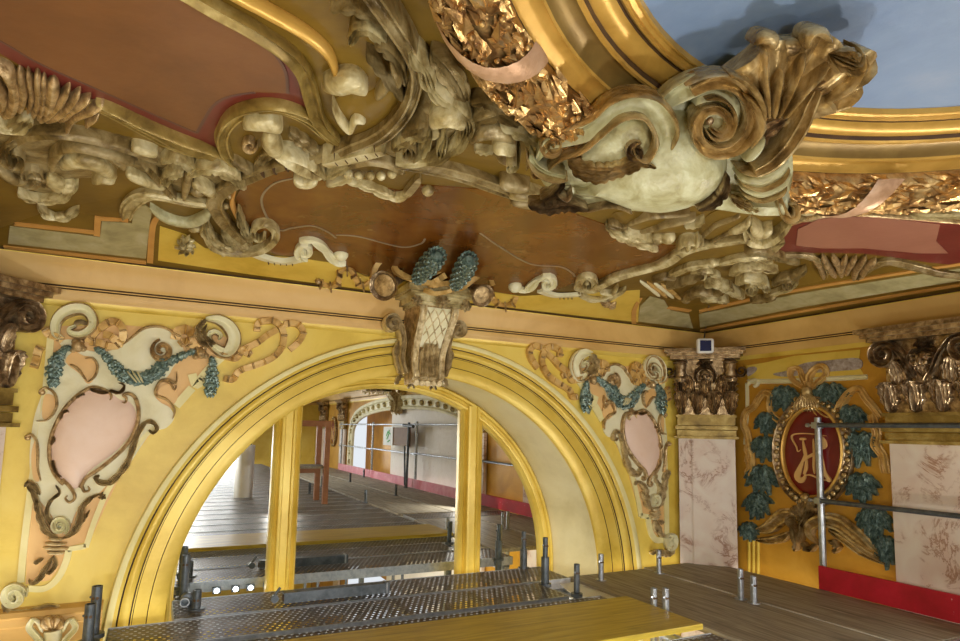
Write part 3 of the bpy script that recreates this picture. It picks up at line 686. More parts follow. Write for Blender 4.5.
for (x, yb, yt, col_, dark, lab) in [
    (545, 584, 537.5, True, True, 'tall dark spigot standing at the corner of the steel deck by the mirror'),
    (576.7, 594, 564, False, True, 'dark stubby spigot in the white gap beside the steel deck corner'),
    (601, 580, 554, False, False, 'spigot in front of the foot of the right arch moulding'),
    (659, 573, 550, False, False, 'spigot in front of the bottom scroll of the right spandrel'),
    (654, 609, 588, False, False, 'left one of the close pair of spigots at the tip of the yellow board'),
    (666, 613, 588, False, False, 'right one of the close pair of spigots at the tip of the yellow board'),
    (741, 599, 569, False, False, 'left one of the pair of spigots on the seam of the grey boards'),
    (754, 603, 576, False, False, 'right one of the pair of spigots on the seam of the grey boards'),
    (728, 561, 540, False, False, 'spigot on a small plate at the foot of the corner pilaster'),
    (523.5, 568, 531.5, True, True, 'dark spigot directly against the mirror, seen just left of the tallest dark spigot')]:
    p = base(x, yb); r = ray(x, yt); t = r * (p.y / r.y)
    standard(p.x, p.y, t.z, label=lab, dark=dark, collar=col_, r=.022 if col_ else .019)
for x, y, top, lab in ((-.20, 3.72, -.80, 'rear one of the two dark tubes rising left of the steel decks'), (-.215, 3.60, -.855, 'front one of the two dark tubes rising left of the steel decks'),
                       (.275, 4.0, -.925, 'short dark spigot near the lower left corner of the mirror'), (.22, 4.28, -.78, 'dark tube standing between the left decks and the mirror')):
    standard(x, y, top, label=lab, dark=True, r=.024)
for i, (x, y) in enumerate(((2.7, .1), (2.7, -2.5), (2.7, -5), (4.0, -1.8), (4.0, -4.3), (2.2, -1.2), (3.4, -.6), (3.4, -3.2))):
    standard(x, y, -.86, label='dark spigot rising from the decks behind, seen only in the mirror', dark=True, group='spigots seen in the mirror')
# square section beam with clamp lying at the mirror foot
r = thing('steel_beam', 'square steel beam with a clamp lying on the decks under the mirror', 'beam', (1.2, 3.96, DZ))
mb = MB(); a = base(283, 603); b = base(388, 592); d = (b - a).normalized(); n = Vector((-d.y, d.x, 0)); R3 = Matrix((d, n, Vector((0, 0, 1)))).transposed()
mb.box((a + b) / 2 + Vector((0, 0, .032)), ((b - a).length, .06, .06), R3); mb.build('beam', M['dgalv'], r, smooth=False)
mb = MB(); mb.box(a - d * .002 + Vector((0, 0, .032)), (.006, .034, .034), R3); mb.build('open_end', M['groove'], r, smooth=False)
mb = MB(); mb.lathe([(.012, -.02), (.022, -.02), (.022, .02), (.012, .02)], a - d * .05 + Vector((0, 0, .03)), n, 14); mb.cyl(a - d * .07 + Vector((0, 0, .02)), a - d * .02 + Vector((0, 0, .09)), .008); mb.build('clamp', M['dgalv'], r)
mb = MB(); mb.box(b - d * .02 + Vector((0, 0, .032)), (.012, .07, .07), R3); mb.build('end_plate', M['galv'], r, smooth=False)
r = thing('tube_coupler', 'bright round tube end with coupler beside the lower left corner of the mirror', 'coupler', (.2, 3.9, DZ))
c = base(188, 607); mb = MB(); mb.cyl(c + Vector((0, .12, .03)), c + Vector((-.02, -.02, .03)), .026, 16, hollow=True); mb.build('tube_end', M['galv'], r)
mb = MB(); mb.lathe([(.03, -.025), (.042, -.02), (.042, .02), (.03, .025)], c + Vector((0, .04, .03)), (0, 1, 0), 14); mb.build('coupler', M['dgalv'], r)
# white scraps in the gap
mb = MB(); P = [base(x, y, DZ - .02) for x, y in ((560, 584), (592, 580), (612, 586), (640, 596), (618, 600), (575, 596))]; mb.add(P + [p - Vector((0, 0, .004)) for p in P], [tuple(range(6)), tuple(range(6, 12))] + [(i, (i + 1) % 6, 6 + (i + 1) % 6, 6 + i) for i in range(6)])
tag(mb.build('dust_sheet', M['white'], smooth=False), 'white sheet showing in the gap between steel deck corner and grey board', 'sheet')
# guardrail
GX = 4.165; posts = (2.9, .35, -1.75, -4.3, -6.85)
for i, y in enumerate(posts):
    r = thing('guardrail_post', ('galvanised guardrail post with couplers in front of the red oval medallion' if i == 0 else 'guardrail post further down the right wall, seen only in the mirror'), 'guardrail post', (GX, y, DZ), None if i == 0 else 'guardrail posts seen in the mirror')
    mb = MB(); mb.cyl((GX, y, -1.2), (GX, y, .14), .023, 16, hollow=True); mb.build('tube', M['galv'], r)
    for z in (.085, -.435):
        mb = MB(); mb.lathe([(.025, -.022), (.034, -.022), (.034, .022), (.025, .022)], (GX, y, z), (0, 0, 1), 14); mb.box((GX - .045, y - .01, z), (.03, .04, .04)); mb.cyl((GX - .05, y + .045, z), (GX - .05, y - .03, z), .008); mb.cyl((GX - .05, y + .055, z), (GX - .05, y + .035, z), .014, 6); mb.build('coupler', M['galv'], r)
    mb = MB(); mb.box((GX - .03, y - .02, DZ + .05), (.012, .06, .11)); mb.build('toe_board_bracket', M['galv'], r, smooth=False)
for j, (z, nm) in enumerate(((.085, 'upper'), (-.435, 'lower'))):
    for i in range(4):
        mb = MB(); mb.cyl((GX - .04, posts[i] - .01, z), (GX - .04, posts[i + 1] + (.02 if i < 3 else 0), z + (.012 if j else 0)), .016, 12)
        tag(mb.build('guard_rail', M['dgalv'] if i == 0 else M['galv']), ('%s horizontal grey tube of the guardrail in front of the right wall' % nm) if i == 0 else '%s tube of the guardrail seen only in the mirror' % nm, 'guardrail', None if i == 0 else 'guardrail tubes seen in the mirror')
for i in range(4):
    y0, y1 = posts[i + 1] + .01, posts[i] - .0
    mb = MB(); mb.box((GX - .045, (y0 + y1) / 2, DZ + .08), (.025, y1 - y0, .155)); o = mb.build('toe_board', M['redboard'] if i == 0 else M['pinkboard'], smooth=False)
    tag(o, 'bright red toe board standing on the deck at the right' if i == 0 else 'faded red toe board seen only in the mirror', 'toe board', None if i == 0 else 'toe boards seen in the mirror')
    bv = o.modifiers.new('bevel', 'BEVEL'); bv.width = .003
# white hoarding in the opening of the right wall and what stands before it
mb = MB(); mb.box((WX + .05, -1.5, -1.2), (.03, 3.9, 3.6)); tag(mb.build('hoarding', M['board'], smooth=False), 'speckled white hoarding panel seen only in the mirror beyond the guardrail', 'hoarding')
mb = MB(); mb.box((WX + .5, -4.8, -1.2), (.05, 3.6, 4.2)); struct(mb.build('wall_right', M['amberwall'], smooth=False))
r = thing('notice_board', 'brown board with a white green-printed sheet hung on the guardrail, seen in the mirror', 'board', (4.07, -2.4, -.3))
mb = MB(); mb.box((4.08, -2.3, -.14), (.02, .9, .34)); mb.build('board', M['cardboard'], r, smooth=False)
mb = MB(); mb.box((4.06, -3.0, -.14), (.008, .55, .36)); sh = mb.build('sheet', M['paper'], r, smooth=False)
mb = MB()
for a, b in (((-2.92, -.02), (-2.95, -.12)), ((-2.95, -.12), (-3.05, -.2)), ((-2.85, -.1), (-3.0, -.06)), ((-3.0, -.05), (-3.08, -.14)), ((-2.88, -.22), (-3.0, -.25))): mb.cyl((4.053, a[0], a[1]), (4.053, b[0], b[1]), .012, 6)
mb.build('print', M['greenink'], sh)
r = thing('light_stand', 'dark stand with bent arm beside the brown board, seen in the mirror', 'stand', (4.0, -1.75, DZ))
mb = MB(); mb.cyl((4.0, -1.75, DZ), (4.0, -1.72, .12), .022); mb.cyl((4.0, -1.9, -.3), (3.98, -1.78, DZ + .05), .016); mb.build('pole', M['dgalv'], r)
mb = MB(); mb.cyl((4.0, -1.5, .05), (4.0, -1.98, .07), .03); mb.build('crossbar', M['dgalv'], r)
def refl(x, y, z=DZ): p = base(x, y, z); return Vector((p.x, 2 * MYP - p.y, p.z))
r = thing('timber_trestle', 'reddish timber trestle standing on the decks, seen at the left of the middle mirror pane', 'trestle', refl(316, 500))
c = refl(316, 500); mb = MB()
for dx in (0, -.55):
    for dy in (0, .5): mb.box((c.x + dx, c.y + dy, c.z + .55), (.07, .07, 1.1))
mb.build('leg', M['trestle'], r, smooth=False)
mb = MB(); mb.box((c.x - .27, c.y, c.z + 1.08), (.62, .08, .08)); mb.box((c.x - .27, c.y + .5, c.z + 1.08), (.62, .08, .08)); mb.box((c.x - .27, c.y, c.z + .42), (.55, .06, .07)); mb.build('crosspiece', M['trestle'], r, smooth=False)
mb = MB(); mb.box((c.x - .27, c.y + .25, c.z + .49), (.6, .5, .03)); mb.build('shelf', M['wood'], r, smooth=False)
c = refl(243, 497); r = thing('air_duct', 'upright white cylinder standing on the decks, seen in the left mirror pane', 'duct', c)
mb = MB(); mb.cyl(c, c + Vector((0, 0, .75)), .13, 24); mb.build('drum', M['white'], r)
mb = MB(); mb.cyl(c + Vector((0, 0, .75)), c + Vector((0, 0, 1.3)), .08, 20); mb.build('outlet', M['dgalv'], r)
mb = MB(); 
for px, py in ((188, 466), (243, 466), (243, 428), (188, 428)):
    rr_ = ray(px, py); p = rr_ * ((2 * MYP - BY - .05) / rr_.y); mb.v.append((p.x, BY + .05, p.z))
mb.f.append((0, 1, 2, 3)); mb.m.append(0); o = struct(mb.build('window_1', M['daylight'], smooth=False)); o['label'] = 'bright far window seen in the left mirror pane'
for (lx, ly, lz), (tx, ty, tz), lab in (((.30, -1.3, -.35), (.9, 4, -.1), 'glaring work floodlight seen in the left mirror pane'), ((1.42, .84, -.86), (1.1, 3.2, .6), 'added unseen floodlight on the decks just below the picture'), ((3.84, 1.0, -.80), (1.5, 1.7, 1.0), 'added unseen floodlight by the toe board, giving the light from the right'), ((-.55, .6, -.80), (.6, 4, .2), 'added unseen floodlight left of the camera, lighting the arch wall')):
    c = Vector((lx, ly, lz)); d = (Vector((tx, ty, tz)) - c).normalized(); r = thing('floodlight', lab, 'floodlight', (lx, ly, DZ))  # housings for the lights; all but the first are added out of view
    u = d.cross(Vector((0, 0, 1))).normalized(); R3 = Matrix((u, d, u.cross(d))).transposed(); mb = MB()
    mb.box(c - d * .05, (.3, .06, .22), R3); mb.build('housing', M['dgalv'], r, smooth=False)
    mb = MB(); mb.cyl((lx, ly, DZ), c - d * .05, .014); mb.build('stand', M['dgalv'], r)
for i, (px, py) in enumerate(((217, 590), (236, 588), (251, 587), (268, 585))):
    rr_ = ray(px, py); p = rr_ * ((2 * MYP - 4.26) / rr_.y)
    r = thing('deck_lamp', 'small glaring lamp below the deck edge, reflected at the foot of the left mirror pane', 'lamp', (p.x, 4.25, DZ - .06), 'small lamps under the deck edge')
    mb = MB(); mb.box((p.x, 4.235, DZ - .055), (.05, .02, .04)); mb.build('lamp_housing', M['dgalv'], r, smooth=False)
    mb = MB(); mb.ball((p.x, 4.25, DZ - .055), .016, 10); mb.build('bulb', M['lamp'], r)

# small white lamp over the corner pilaster
Sx = S1Y(3.62)
P = Sx(705, 346)[0]; r = thing('sensor_lamp', 'small white box lamp with dark glass above the corner capital', 'lamp', P)
dn = Vector((-.62, -.78, -.06)).normalized(); un = Vector((.78, -.62, 0)).normalized(); vn = dn.cross(un) * -1
R3 = Matrix((un, dn, un.cross(dn))).transposed()
mb = MB(); mb.box(P, (.13, .07, .12), R3); o = mb.build('housing', M['white'], r, smooth=False); bv = o.modifiers.new('b', 'BEVEL'); bv.width = .02; bv.segments = 3
mb = MB(); mb.box(P + dn * .036, (.085, .008, .085), R3); mb.build('glass', M['navy'], r, smooth=False)
mb = MB(); mb.box(P - dn * .06 - un * .03, (.05, .08, .09), R3); mb.build('bracket', M['white'], r, smooth=False)
mb = MB(); q = [P - dn * .05 + Vector((0, 0, .05)), Vector((WX - .1, WY - .1, .89)), Vector((WX - .28, WY - .3, .945)), Vector((WX - .5, WY - .52, 1.0))]
for a, b in zip(q, q[1:]): mb.cyl(a, b, .005, 8)
mb.build('cable', M['dgalv'], r)

# ================================================================== SPANDRELS
def mirrorx(s):
    def g(x, y): P, N = s(x, y); return Vector((2 * AX - P.x, P.y, P.z)), Vector((-N.x, N.y, N.z))
    return g
def z1(L): return [(20 + x / 6, 295 + y / 6) for x, y in L]
def z2(L): return [(150 + x / 6, 300 + y / 6) for x, y in L]
def z3(L): return [(20 + x / 6, 380 + y / 6) for x, y in L]
def z4(L): return [(x / 4.27, 470 + y / 4.27) for x, y in L]
def spandrel(S, side):
    far = side == 'right'
    L = lambda a: a.replace('SIDE', side)
    base_ = S(80, 470)[0]
    # flat painted field with its pale border strips
    r = thing('spandrel_panel', L('peach painted panel with pale yellow border in the SIDE spandrel of the arch'), 'wall panel', base_)
    mb = MB(); plate(mb, [(60, 326), (122, 325), (180, 330), (232, 338), (226, 352), (205, 372), (176, 403), (152, 432), (122, 472), (104, 510), (90, 541), (70, 546), (64, 562), (50, 580), (26, 584), (27, 540), (36, 455), (52, 345)], S, .004, 0, 12, smooth=False); mb.build('field', M['peach'], r, smooth=False)
    for pts, w in (([(51, 338), (43, 420), (34, 470), (25, 540), (21, 582)], 6), ([(28, 588), (45, 588), (58, 578), (66, 562), (69, 550)], 6), ([(68, 549), (86, 546)], 5), ([(86, 547), (95, 520), (107, 492), (122, 468)], 5), ([(122, 468), (140, 442), (156, 426)], 4), ([(176, 406), (192, 388)], 8), ([(192, 374), (196, 385), (204, 378)], 8), ([(200, 380), (212, 366), (226, 353)], 8)):
        mb = MB(); sweep(mb, pts, w, .01, S, 'flat', .004, 'flat'); mb.build('border', M['pale'], r)
    # strapwork cartouche
    r = thing('strapwork_cartouche', L('cream strapwork cartouche holding a pale pink shield in the SIDE spandrel'), 'cartouche', base_)
    mb = MB(); plate(mb, [(62, 350), (60, 342), (72, 340), (86, 350), (104, 352), (118, 348), (128, 341), (138, 332), (152, 326), (168, 328), (176, 336), (182, 346), (184, 356), (174, 366), (168, 376), (158, 384), (154, 394), (160, 402), (170, 408), (174, 418), (166, 428), (152, 432), (140, 448), (128, 466), (112, 480), (100, 492), (92, 500), (84, 502), (76, 512), (68, 530), (58, 530), (52, 515), (40, 500), (32, 484), (30, 455), (34, 420), (42, 395), (50, 370)], S, .012, .006, 7, smooth=True); mb.build('strapwork', M['cream'], r)
    for pts in ([(66, 362), (74, 352), (84, 356), (94, 358), (98, 366), (95, 378), (88, 384), (80, 374)], [(45, 396), (54, 396), (56, 404), (52, 416), (43, 418)], [(36, 440), (38, 462), (40, 480), (34, 478), (32, 455)], [(160, 388), (172, 384), (178, 394), (174, 404), (166, 404), (158, 398)]):
        mb = MB(); plate(mb, pts, S, .02, 0, 6); mb.build('inlay', M['peach'], r)
    # shield
    mb = MB(); plate(mb, [(72, 488), (60, 478), (51, 462), (51, 443), (55, 426), (62, 411), (72, 400), (84, 392), (97, 389), (110, 392), (120, 399), (130, 402), (136, 412), (135, 425), (128, 438), (114, 453), (99, 464), (87, 474), (80, 486)], S, .016, .035, 6); sh = mb.build('shield', M['pink'], r)
    for pts, w in ((z3([(612, 132), (632, 138), (640, 112), (622, 92), (650, 82), (690, 105), (712, 180), (702, 270), (655, 370), (575, 455), (475, 535), (400, 585), (368, 640)]) + z4([(350, 62), (362, 90), (384, 84), (376, 66)]), 4),
                   (z3([(520, 120), (545, 118), (548, 90), (515, 62), (440, 45), (370, 78), (300, 140), (248, 210), (205, 300), (182, 390), (184, 480), (212, 560), (262, 620)]) + z4([(270, 40), (305, 75), (322, 115), (300, 136), (282, 120), (292, 106)]), 4)):
        mb = MB(); sweep(mb, pts, w, .035, S, 'round', .014, 'both', step=2); mb.build('shield_frame', M['gilt'], sh)
    mb = MB()
    for a in (z3([(420, 50), (460, 70), (520, 80), (560, 60)]), z3([(540, 60), (590, 80), (620, 60), (625, 30), (590, 20)]), z3([(245, 240), (260, 200), (290, 185), (298, 200)]), z3([(195, 390), (200, 350), (215, 355), (205, 380)]), z3([(205, 480), (210, 520), (230, 560), (255, 580)]), z3([(340, 110), (370, 90), (395, 90)])):
        mb = MB(); sweep(mb, a, 4, .04, S, 'leaf', .02, 'leaf', lobes=3); mb.build('rim_leaf', M['gilt'], sh)
    # side acanthus and hooks
    for pts, w, nm in ((z3([(775, 300), (800, 318), (822, 290), (800, 255), (755, 255), (715, 310), (680, 400), (648, 490), (600, 560), (540, 612), (485, 612), (455, 585), (480, 572)]), [2.5, 4, 5, 5, 6, 7, 7, 5, 3], 'side_acanthus'),):
        mb = MB(); sweep(mb, pts, w, .04, S, 'leaf', .012, 'flat', lobes=9); mb.build(nm, M['lgilt'], r)
    for pts in (z3([(135, 82), (122, 68), (160, 48), (208, 78), (226, 140), (205, 200), (160, 242), (100, 246)]), z3([(52, 350), (38, 340), (75, 328), (105, 372), (112, 450), (112, 530), (130, 605)]),
                z1([(392, 385), (440, 383), (468, 430), (450, 492), (405, 525)]), z1([(300, 418), (350, 445), (405, 522)]), z3([(940, 30), (925, 62), (900, 20), (850, 8), (815, 50), (818, 92), (870, 112), (912, 150), (928, 190), (915, 235)]), z2([(160, 430), (155, 500), (110, 480), (60, 490), (35, 540), (40, 575), (100, 600), (140, 630)]),
                [(122, 346), (132, 338), (144, 329), (158, 327), (170, 331), (176, 340)]):
        mb = MB(); sweep(mb, pts, 2.8, .03, S, 'round', .014, 'both'); mb.build('scroll', M['gilt'], r)
    mb = MB()
    for c, rad in ((z3([(135, 75)])[0], .02), (z3([(50, 345)])[0], .019)):
        P, N = S(*c); mb.ball(P + N * .02, rad * .8, 10)
    mb.build('scroll_knob', M['gilt'], r)
    # volutes
    for pts, w, m1, m2 in ((z1([(262, 262), (222, 240), (222, 170), (262, 118), (332, 90), (400, 98), (440, 150), (430, 205), (372, 242), (312, 235), (302, 208), (340, 190)]), [3, 8, 10, 11, 10, 9, 8, 6, 4, 2], 'cream', 'gilt'),
                          (z2([(332, 118), (400, 122), (462, 155), (500, 220), (488, 285), (450, 320), (400, 300), (360, 262), (350, 215), (385, 195), (420, 215), (410, 240)]), [3, 9, 12, 13, 12, 9, 7, 6, 5, 4, 2], 'cream', 'gilt')):
        mb = MB(); sweep(mb, pts, w, .045, S, 'groove', .008, 'flat', step=2); mb.build('volute', M[m2] if False else M['cream'], r)
        q = crom(pts, 2.2); n = len(q)
        for sgn in (-1, 1):
            o2 = []
            for i, p in enumerate(q):
                t = (q[min(i + 1, n - 1)] - q[max(i - 1, 0)]).normalized(); ww = lerpl(w, i / (n - 1)) / 2 * sgn; o2.append((p.x - t.y * ww, p.y + t.x * ww))
            mb = MB(); sweep(mb, o2[::2], 1.9, .054, S, 'round', .006, 'both', step=2.2); mb.build('volute_edge', M[m2], r)
    mb = MB(); sweep(mb, [(x, y) for x, y in spiral(162, 351, 11, -100, -1.5)], [2, 6, 6, 5, 3], .035, S, 'groove', .012, 'flat', step=2); mb.build('volute', M['gilt'], r)
    mb = MB(); sweep(mb, z2([(335, 125), (292, 165), (285, 215), (315, 262), (372, 285)]), [3, 7, 9, 7, 3], .055, S, 'leaf', .014, 'flat', lobes=5); sweep(mb, z2([(390, 270), (350, 250), (320, 200), (340, 150)]), 5, .05, S, 'leaf', .03, 'leaf', lobes=4); mb.build('volute_leaf', M['lgilt'], r)
    mb = MB(); sweep(mb, z1([(330, 180), (365, 165), (400, 175), (430, 165)]), 5, .05, S, 'leaf', .02, 'leaf', lobes=4); mb.build('volute_leaf', M['lgilt'], r)
    for c in ((78.5, 347), (200.5, 354)):
        mb = MB(); P, N = S(*c); mb.ball(P + N * .03, .032, 14); 
        for dx, dy in ((-5, 3), (5, 2), (-3, -5), (3, -5)): P2, N2 = S(c[0] + dx, c[1] + dy); mb.ball(P2 + N2 * .015, .018, 10)
        mb.build('boss', M['gilt'], r)
    # calyx and foot
    mb = MB(); sweep(mb, [(x, y) for x, y in spiral(61, 525, 9, 60, -1.6)], [2, 5, 5, 4, 2.5], .05, S, 'groove', .016, 'flat', step=1.8); mb.build('calyx_scroll', M['cream'], r)
    for pts, w in ((z4([(250, 288), (205, 262), (178, 205), (165, 150), (148, 100), (118, 62)]), [6, 8, 7, 6, 6]), (z4([(108, 72), (128, 50), (158, 70), (175, 105)]), [4, 6, 5]), (z4([(240, 275), (225, 230), (205, 180), (220, 130), (258, 95), (240, 62)]), [4, 5, 4, 4, 3]),
                   (z4([(270, 288), (318, 262), (345, 205), (352, 160), (390, 118), (430, 100)]), [6, 8, 7, 6, 5]), (z4([(300, 270), (350, 220), (385, 170)]), [4, 5, 3])):
        mb = MB(); sweep(mb, pts, w, .04, S, 'leaf', .016, 'both', lobes=6); mb.build('calyx_leaf', M['lgilt'], r)
    mb = MB(); leafspray(mb, z4([(441, 112)])[0], 5, S, .03, 7); mb.build('flower', M['lgilt'], r)
    mb = MB()
    for yy, w in ((538, 8), (542.5, 11), (547, 13), (551.5, 9)): sweep(mb, [(56.5 - w, yy - .3), (56.5, yy + .6), (56.5 + w, yy + .2)], 3.6, .04, S, 'round', .016, 'both')
    mb.build('collar', M['lgilt'], r)
    for pts, w in ((z4([(235, 360), (215, 390), (190, 430), (165, 465), (140, 480), (125, 462)]), [4, 6, 6, 5, 4]), (z4([(190, 375), (165, 385), (150, 400)]), [3, 6, 4]), (z4([(235, 365), (240, 400), (215, 435), (195, 430)]), [4, 5, 4, 3]), (z4([(165, 470), (185, 455), (190, 440)]), [3, 4])):
        mb = MB(); sweep(mb, pts, w, .035, S, 'leaf', .01, 'both', lobes=4); mb.build('drop_leaf', M['lgilt'], r)
    # foot scroll is its own piece
    r2 = thing('foot_scroll', L('small scroll with a leafy tail at the bottom of the SIDE spandrel border'), 'scroll ornament', S(15, 590)[0])
    mb = MB(); sweep(mb, [(27, 586)] + spiral(15.5, 595, 11.5, -10, -1.7), [4, 7, 7, 6, 5, 3], .05, S, 'groove', .008, 'flat', step=1.8); mb.build('scroll', M['cream'], r2)
    mb = MB(); sweep(mb, z4([(20, 560), (40, 600), (100, 605), (160, 590), (215, 575), (258, 582)]), [4, 7, 8, 7, 5, 4], .04, S, 'leaf', .006, 'flat', lobes=8); mb.build('leaf_tail', M['lgilt'], r2)
    # garlands
    for pts, w, lab in ((z1([(318, 318), (285, 325), (252, 352), (228, 390), (212, 440), (205, 500), (204, 545)]), [3, 5, 9, 15, 18, 17, 8], 'plump green leaf drop hanging beside the OUTER edge of the SIDE spandrel'),
                   (z1([(445, 318), (500, 352), (560, 420), (620, 478), (700, 508), (780, 492), (850, 448)]) + z2([(60, 400), (130, 365), (200, 335), (252, 315)]), [3, 8, 14, 16, 16, 15, 13, 11, 8, 5, 3], 'green leaf swag slung across the SIDE spandrel above the pink shield'),
                   (z2([(365, 335), (370, 370), (372, 420), (368, 470), (364, 530), (360, 582)]), [2, 6, 12, 16, 17, 8], 'green leaf drop hanging in the SIDE spandrel on the side of the arch')):
        mb = MB(); garland(mb, pts, w, S, .045, leaf=6); o = mb.build('leaf_garland', M['teal'], smooth=False)
        tag(o, lab.replace('OUTER', 'outer').replace('SIDE', side), 'garland')
    mb = MB(); P, N = S(138, 376); 
    for k in range(-1, 2): sweep(mb, [(132 + k * 5, 371), (136 + k * 4, 377), (141 + k * 3, 384)], 2.2, .07, S, 'round', 0)
    tag(mb.build('garland_tie', M['cream']), L('pale ribbon tie crossing the middle of the green swag in the SIDE spandrel'), 'ribbon')
    # ribbons
    def folded(mb, pts, w):
        q = crom(pts, 5); n = len(q)
        sweep(mb, pts, w, [.02, .03, .02, .034, .02], S, 'flat', .004, 'flat', wig=0)
        for i in range(1, n - 1, 1): 
            t = (q[i + 1] - q[i - 1]).normalized()
            if i % 2: sweep(mb, [(q[i].x - t.y * w * .5, q[i].y + t.x * w * .5), (q[i].x, q[i].y), (q[i].x + t.y * w * .5, q[i].y - t.x * w * .5)], 2.2, .018, S, 'round', .028, 'flat', mi=1 if i % 4 == 1 else 0)
    r3 = thing('ribbon_bow', L('folded peach ribbon bow beside the top volute of the SIDE spandrel'), 'ribbon', S(110, 335)[0])
    for pts in (z1([(410, 290), (450, 230), (500, 190), (560, 160), (610, 190), (620, 250), (590, 310)]), z1([(420, 285), (480, 290), (540, 310), (590, 300), (545, 250), (500, 240)]), z1([(150, 195), (170, 235), (210, 250), (260, 275)]), z1([(130, 310), (110, 345), (100, 400), (85, 440)])):
        mb = MB(); folded(mb, pts, 7); mb.build('ribbon_loop', [M['ribbon'], M['gilt']], r3)
    r3 = thing('ribbon_streamer', L('long fluttering peach ribbon curling over the arch in the SIDE spandrel'), 'ribbon', S(260, 340)[0])
    for pts in (z2([(400, 330), (470, 345), (520, 350), (560, 290), (600, 330), (560, 300), (640, 260), (700, 215), (760, 180)]), z2([(640, 190), (650, 140), (740, 130), (795, 190), (790, 280), (730, 350), (640, 390), (560, 415)]), z2([(800, 150), (870, 145), (915, 190), (890, 250), (835, 300)]), z2([(560, 415), (520, 440), (495, 480), (440, 470)])):
        mb = MB(); folded(mb, pts, 6); mb.build('ribbon_length', [M['ribbon'], M['gilt']], r3)
    mb = MB(); folded(mb, z2([(150, 240), (170, 190), (230, 185), (262, 230), (270, 290)]), 9); folded(mb, z2([(175, 270), (215, 250), (240, 285)]), 7); mb.build('ribbon_length', [M['ribbon'], M['gilt']], r3)
spandrel(S1, 'left')
spandrel(mirrorx(S1), 'right')
# shell console below the ledge at lower left
r = thing('shell_console', 'pale shell-topped console below the ledge in the lower left corner', 'console', S1Y(3.9)(52, 632)[0]); S = S1Y(3.93)
mb = MB(); shellfan(mb, (53, 632), [(40, 626), (43, 618), (50, 615), (53, 618), (57, 615), (63, 618), (66, 626)], S, .03, 5); mb.build('shell', M['gilt'], r)
mb = MB()
for sg in (-1, 1): sweep(mb, [(53 + sg * 19, 618), (53 + sg * 23, 626), (53 + sg * 15, 636), (53 + sg * 9, 645), (53 + sg * 5, 656)], [5, 6, 6, 7, 8], .04, S, 'groove', .0, 'flat'); sweep(mb, [(53 + sg * 10, 632), (53 + sg * 14, 622), (53 + sg * 20, 618)], 4, .035, S, 'round', 0)
sweep(mb, [(53, 630), (53, 645), (53, 665)], 16, .05, S, 'round', -.01, 'flat'); mb.build('scroll_body', M['cream'], r)

# ================================================================== CEILING PANELS
CE = (2.2, 2.5, 1.0)
def cthing(name, label, cat, px=None, group=None): return thing(name, label, cat, SC(*px)[0] if px else CE, group)
def cplate(parent, name, pts, m, off=.004, grid=12, smooth=True, dome=0.0, surf=SC):
    mb = MB(); plate(mb, pts, surf, off, dome, grid, smooth=smooth); return mb.build(name, M[m], parent)
def csw(parent, name, items, m, surf=SC, prof='round', env='both', **kw):
    mb = MB()
    for it in items:
        pts, w, h = it[0], it[1], it[2]; k = dict(kw)
        if len(it) > 3: k.update(it[3])
        sweep(mb, pts, w, h, surf, k.pop('prof', prof), k.pop('off', 0.0), k.pop('env', env), **k)
    return mb.build(name, M[m], parent)
r = cthing('ceiling_panel', 'large brown ceiling panel with maroon border and grey line, top left', 'ceiling panel', (120, 60))
cplate(r, 'border', [(-80, -80), (-80, 12), (0, 52), (62, 88), (120, 112), (160, 134), (200, 152), (216, 154), (217, 132), (228, 114), (250, 103), (275, 99), (300, 108), (314, 118), (306, 85), (298, 60), (278, 40), (240, 16), (205, 0), (150, -35), (80, -80)], 'maroon', .004, 16, False)
inn = [(-80, -80), (-80, -5), (0, 38), (40, 61), (100, 88), (160, 115), (197, 131), (204, 118), (214, 103), (230, 94), (255, 90), (288, 91), (285, 68), (270, 47), (240, 25), (200, 4), (120, -40), (60, -80)]
cplate(r, 'field', inn, 'brownp', .008, 18, False)
csw(r, 'painted_line', [(inn[1:6], 3, .004), (inn[5:7], 3, .004), (inn[6:11], 3, .004), (inn[11:15] + inn[15:17], 3, .004)], 'maroonline', prof='flat', env='flat', off=.005)
r = cthing('ceiling_panel', 'rose brown ceiling panel with maroon ends under the gilded wreath at the right', 'ceiling panel', (860, 235))
cplate(r, 'border', [(768, 246), (784, 227), (808, 217), (841, 213), (890, 215), (933, 220), (990, 226), (1010, 240), (990, 268), (960, 265), (930, 262), (890, 256), (863, 253), (822, 252), (776, 253)], 'maroon', .004, 10, False)
cplate(r, 'field', [(796, 244), (798, 228), (818, 218), (841, 215), (890, 217), (940, 223), (936, 240), (948, 252), (920, 252), (863, 247), (822, 247)], 'rose', .008, 10, False)
r = cthing('ceiling_panel', 'long varnished amber ceiling panel with faint painted scrolls above the arch wall', 'ceiling panel', (430, 230))
amb = [(236, 196), (245, 182), (262, 174), (300, 168), (345, 180), (400, 190), (420, 184), (500, 190), (560, 208), (610, 226), (660, 244), (690, 246), (672, 262), (640, 274), (600, 284), (578, 280), (556, 290), (545, 290), (530, 288), (512, 294), (490, 290), (455, 283), (380, 278), (352, 270), (340, 258), (315, 250), (300, 256), (275, 254), (262, 244), (245, 226), (237, 208)]
cplate(r, 'field', amb, 'amber', .004, 12, False)
csw(r, 'painted_line', [([(300, 176), (275, 182), (262, 196), (266, 214), (279, 229), (292, 227), (312, 225), (328, 231), (336, 237)], 2.2, .003), ([(336, 234), (360, 236), (400, 246), (420, 243), (425, 238)], 2, .003), ([(480, 232), (500, 246), (530, 263), (560, 266), (572, 272), (575, 276)], 2, .003)], 'amberline', prof='flat', env='flat', off=.004)
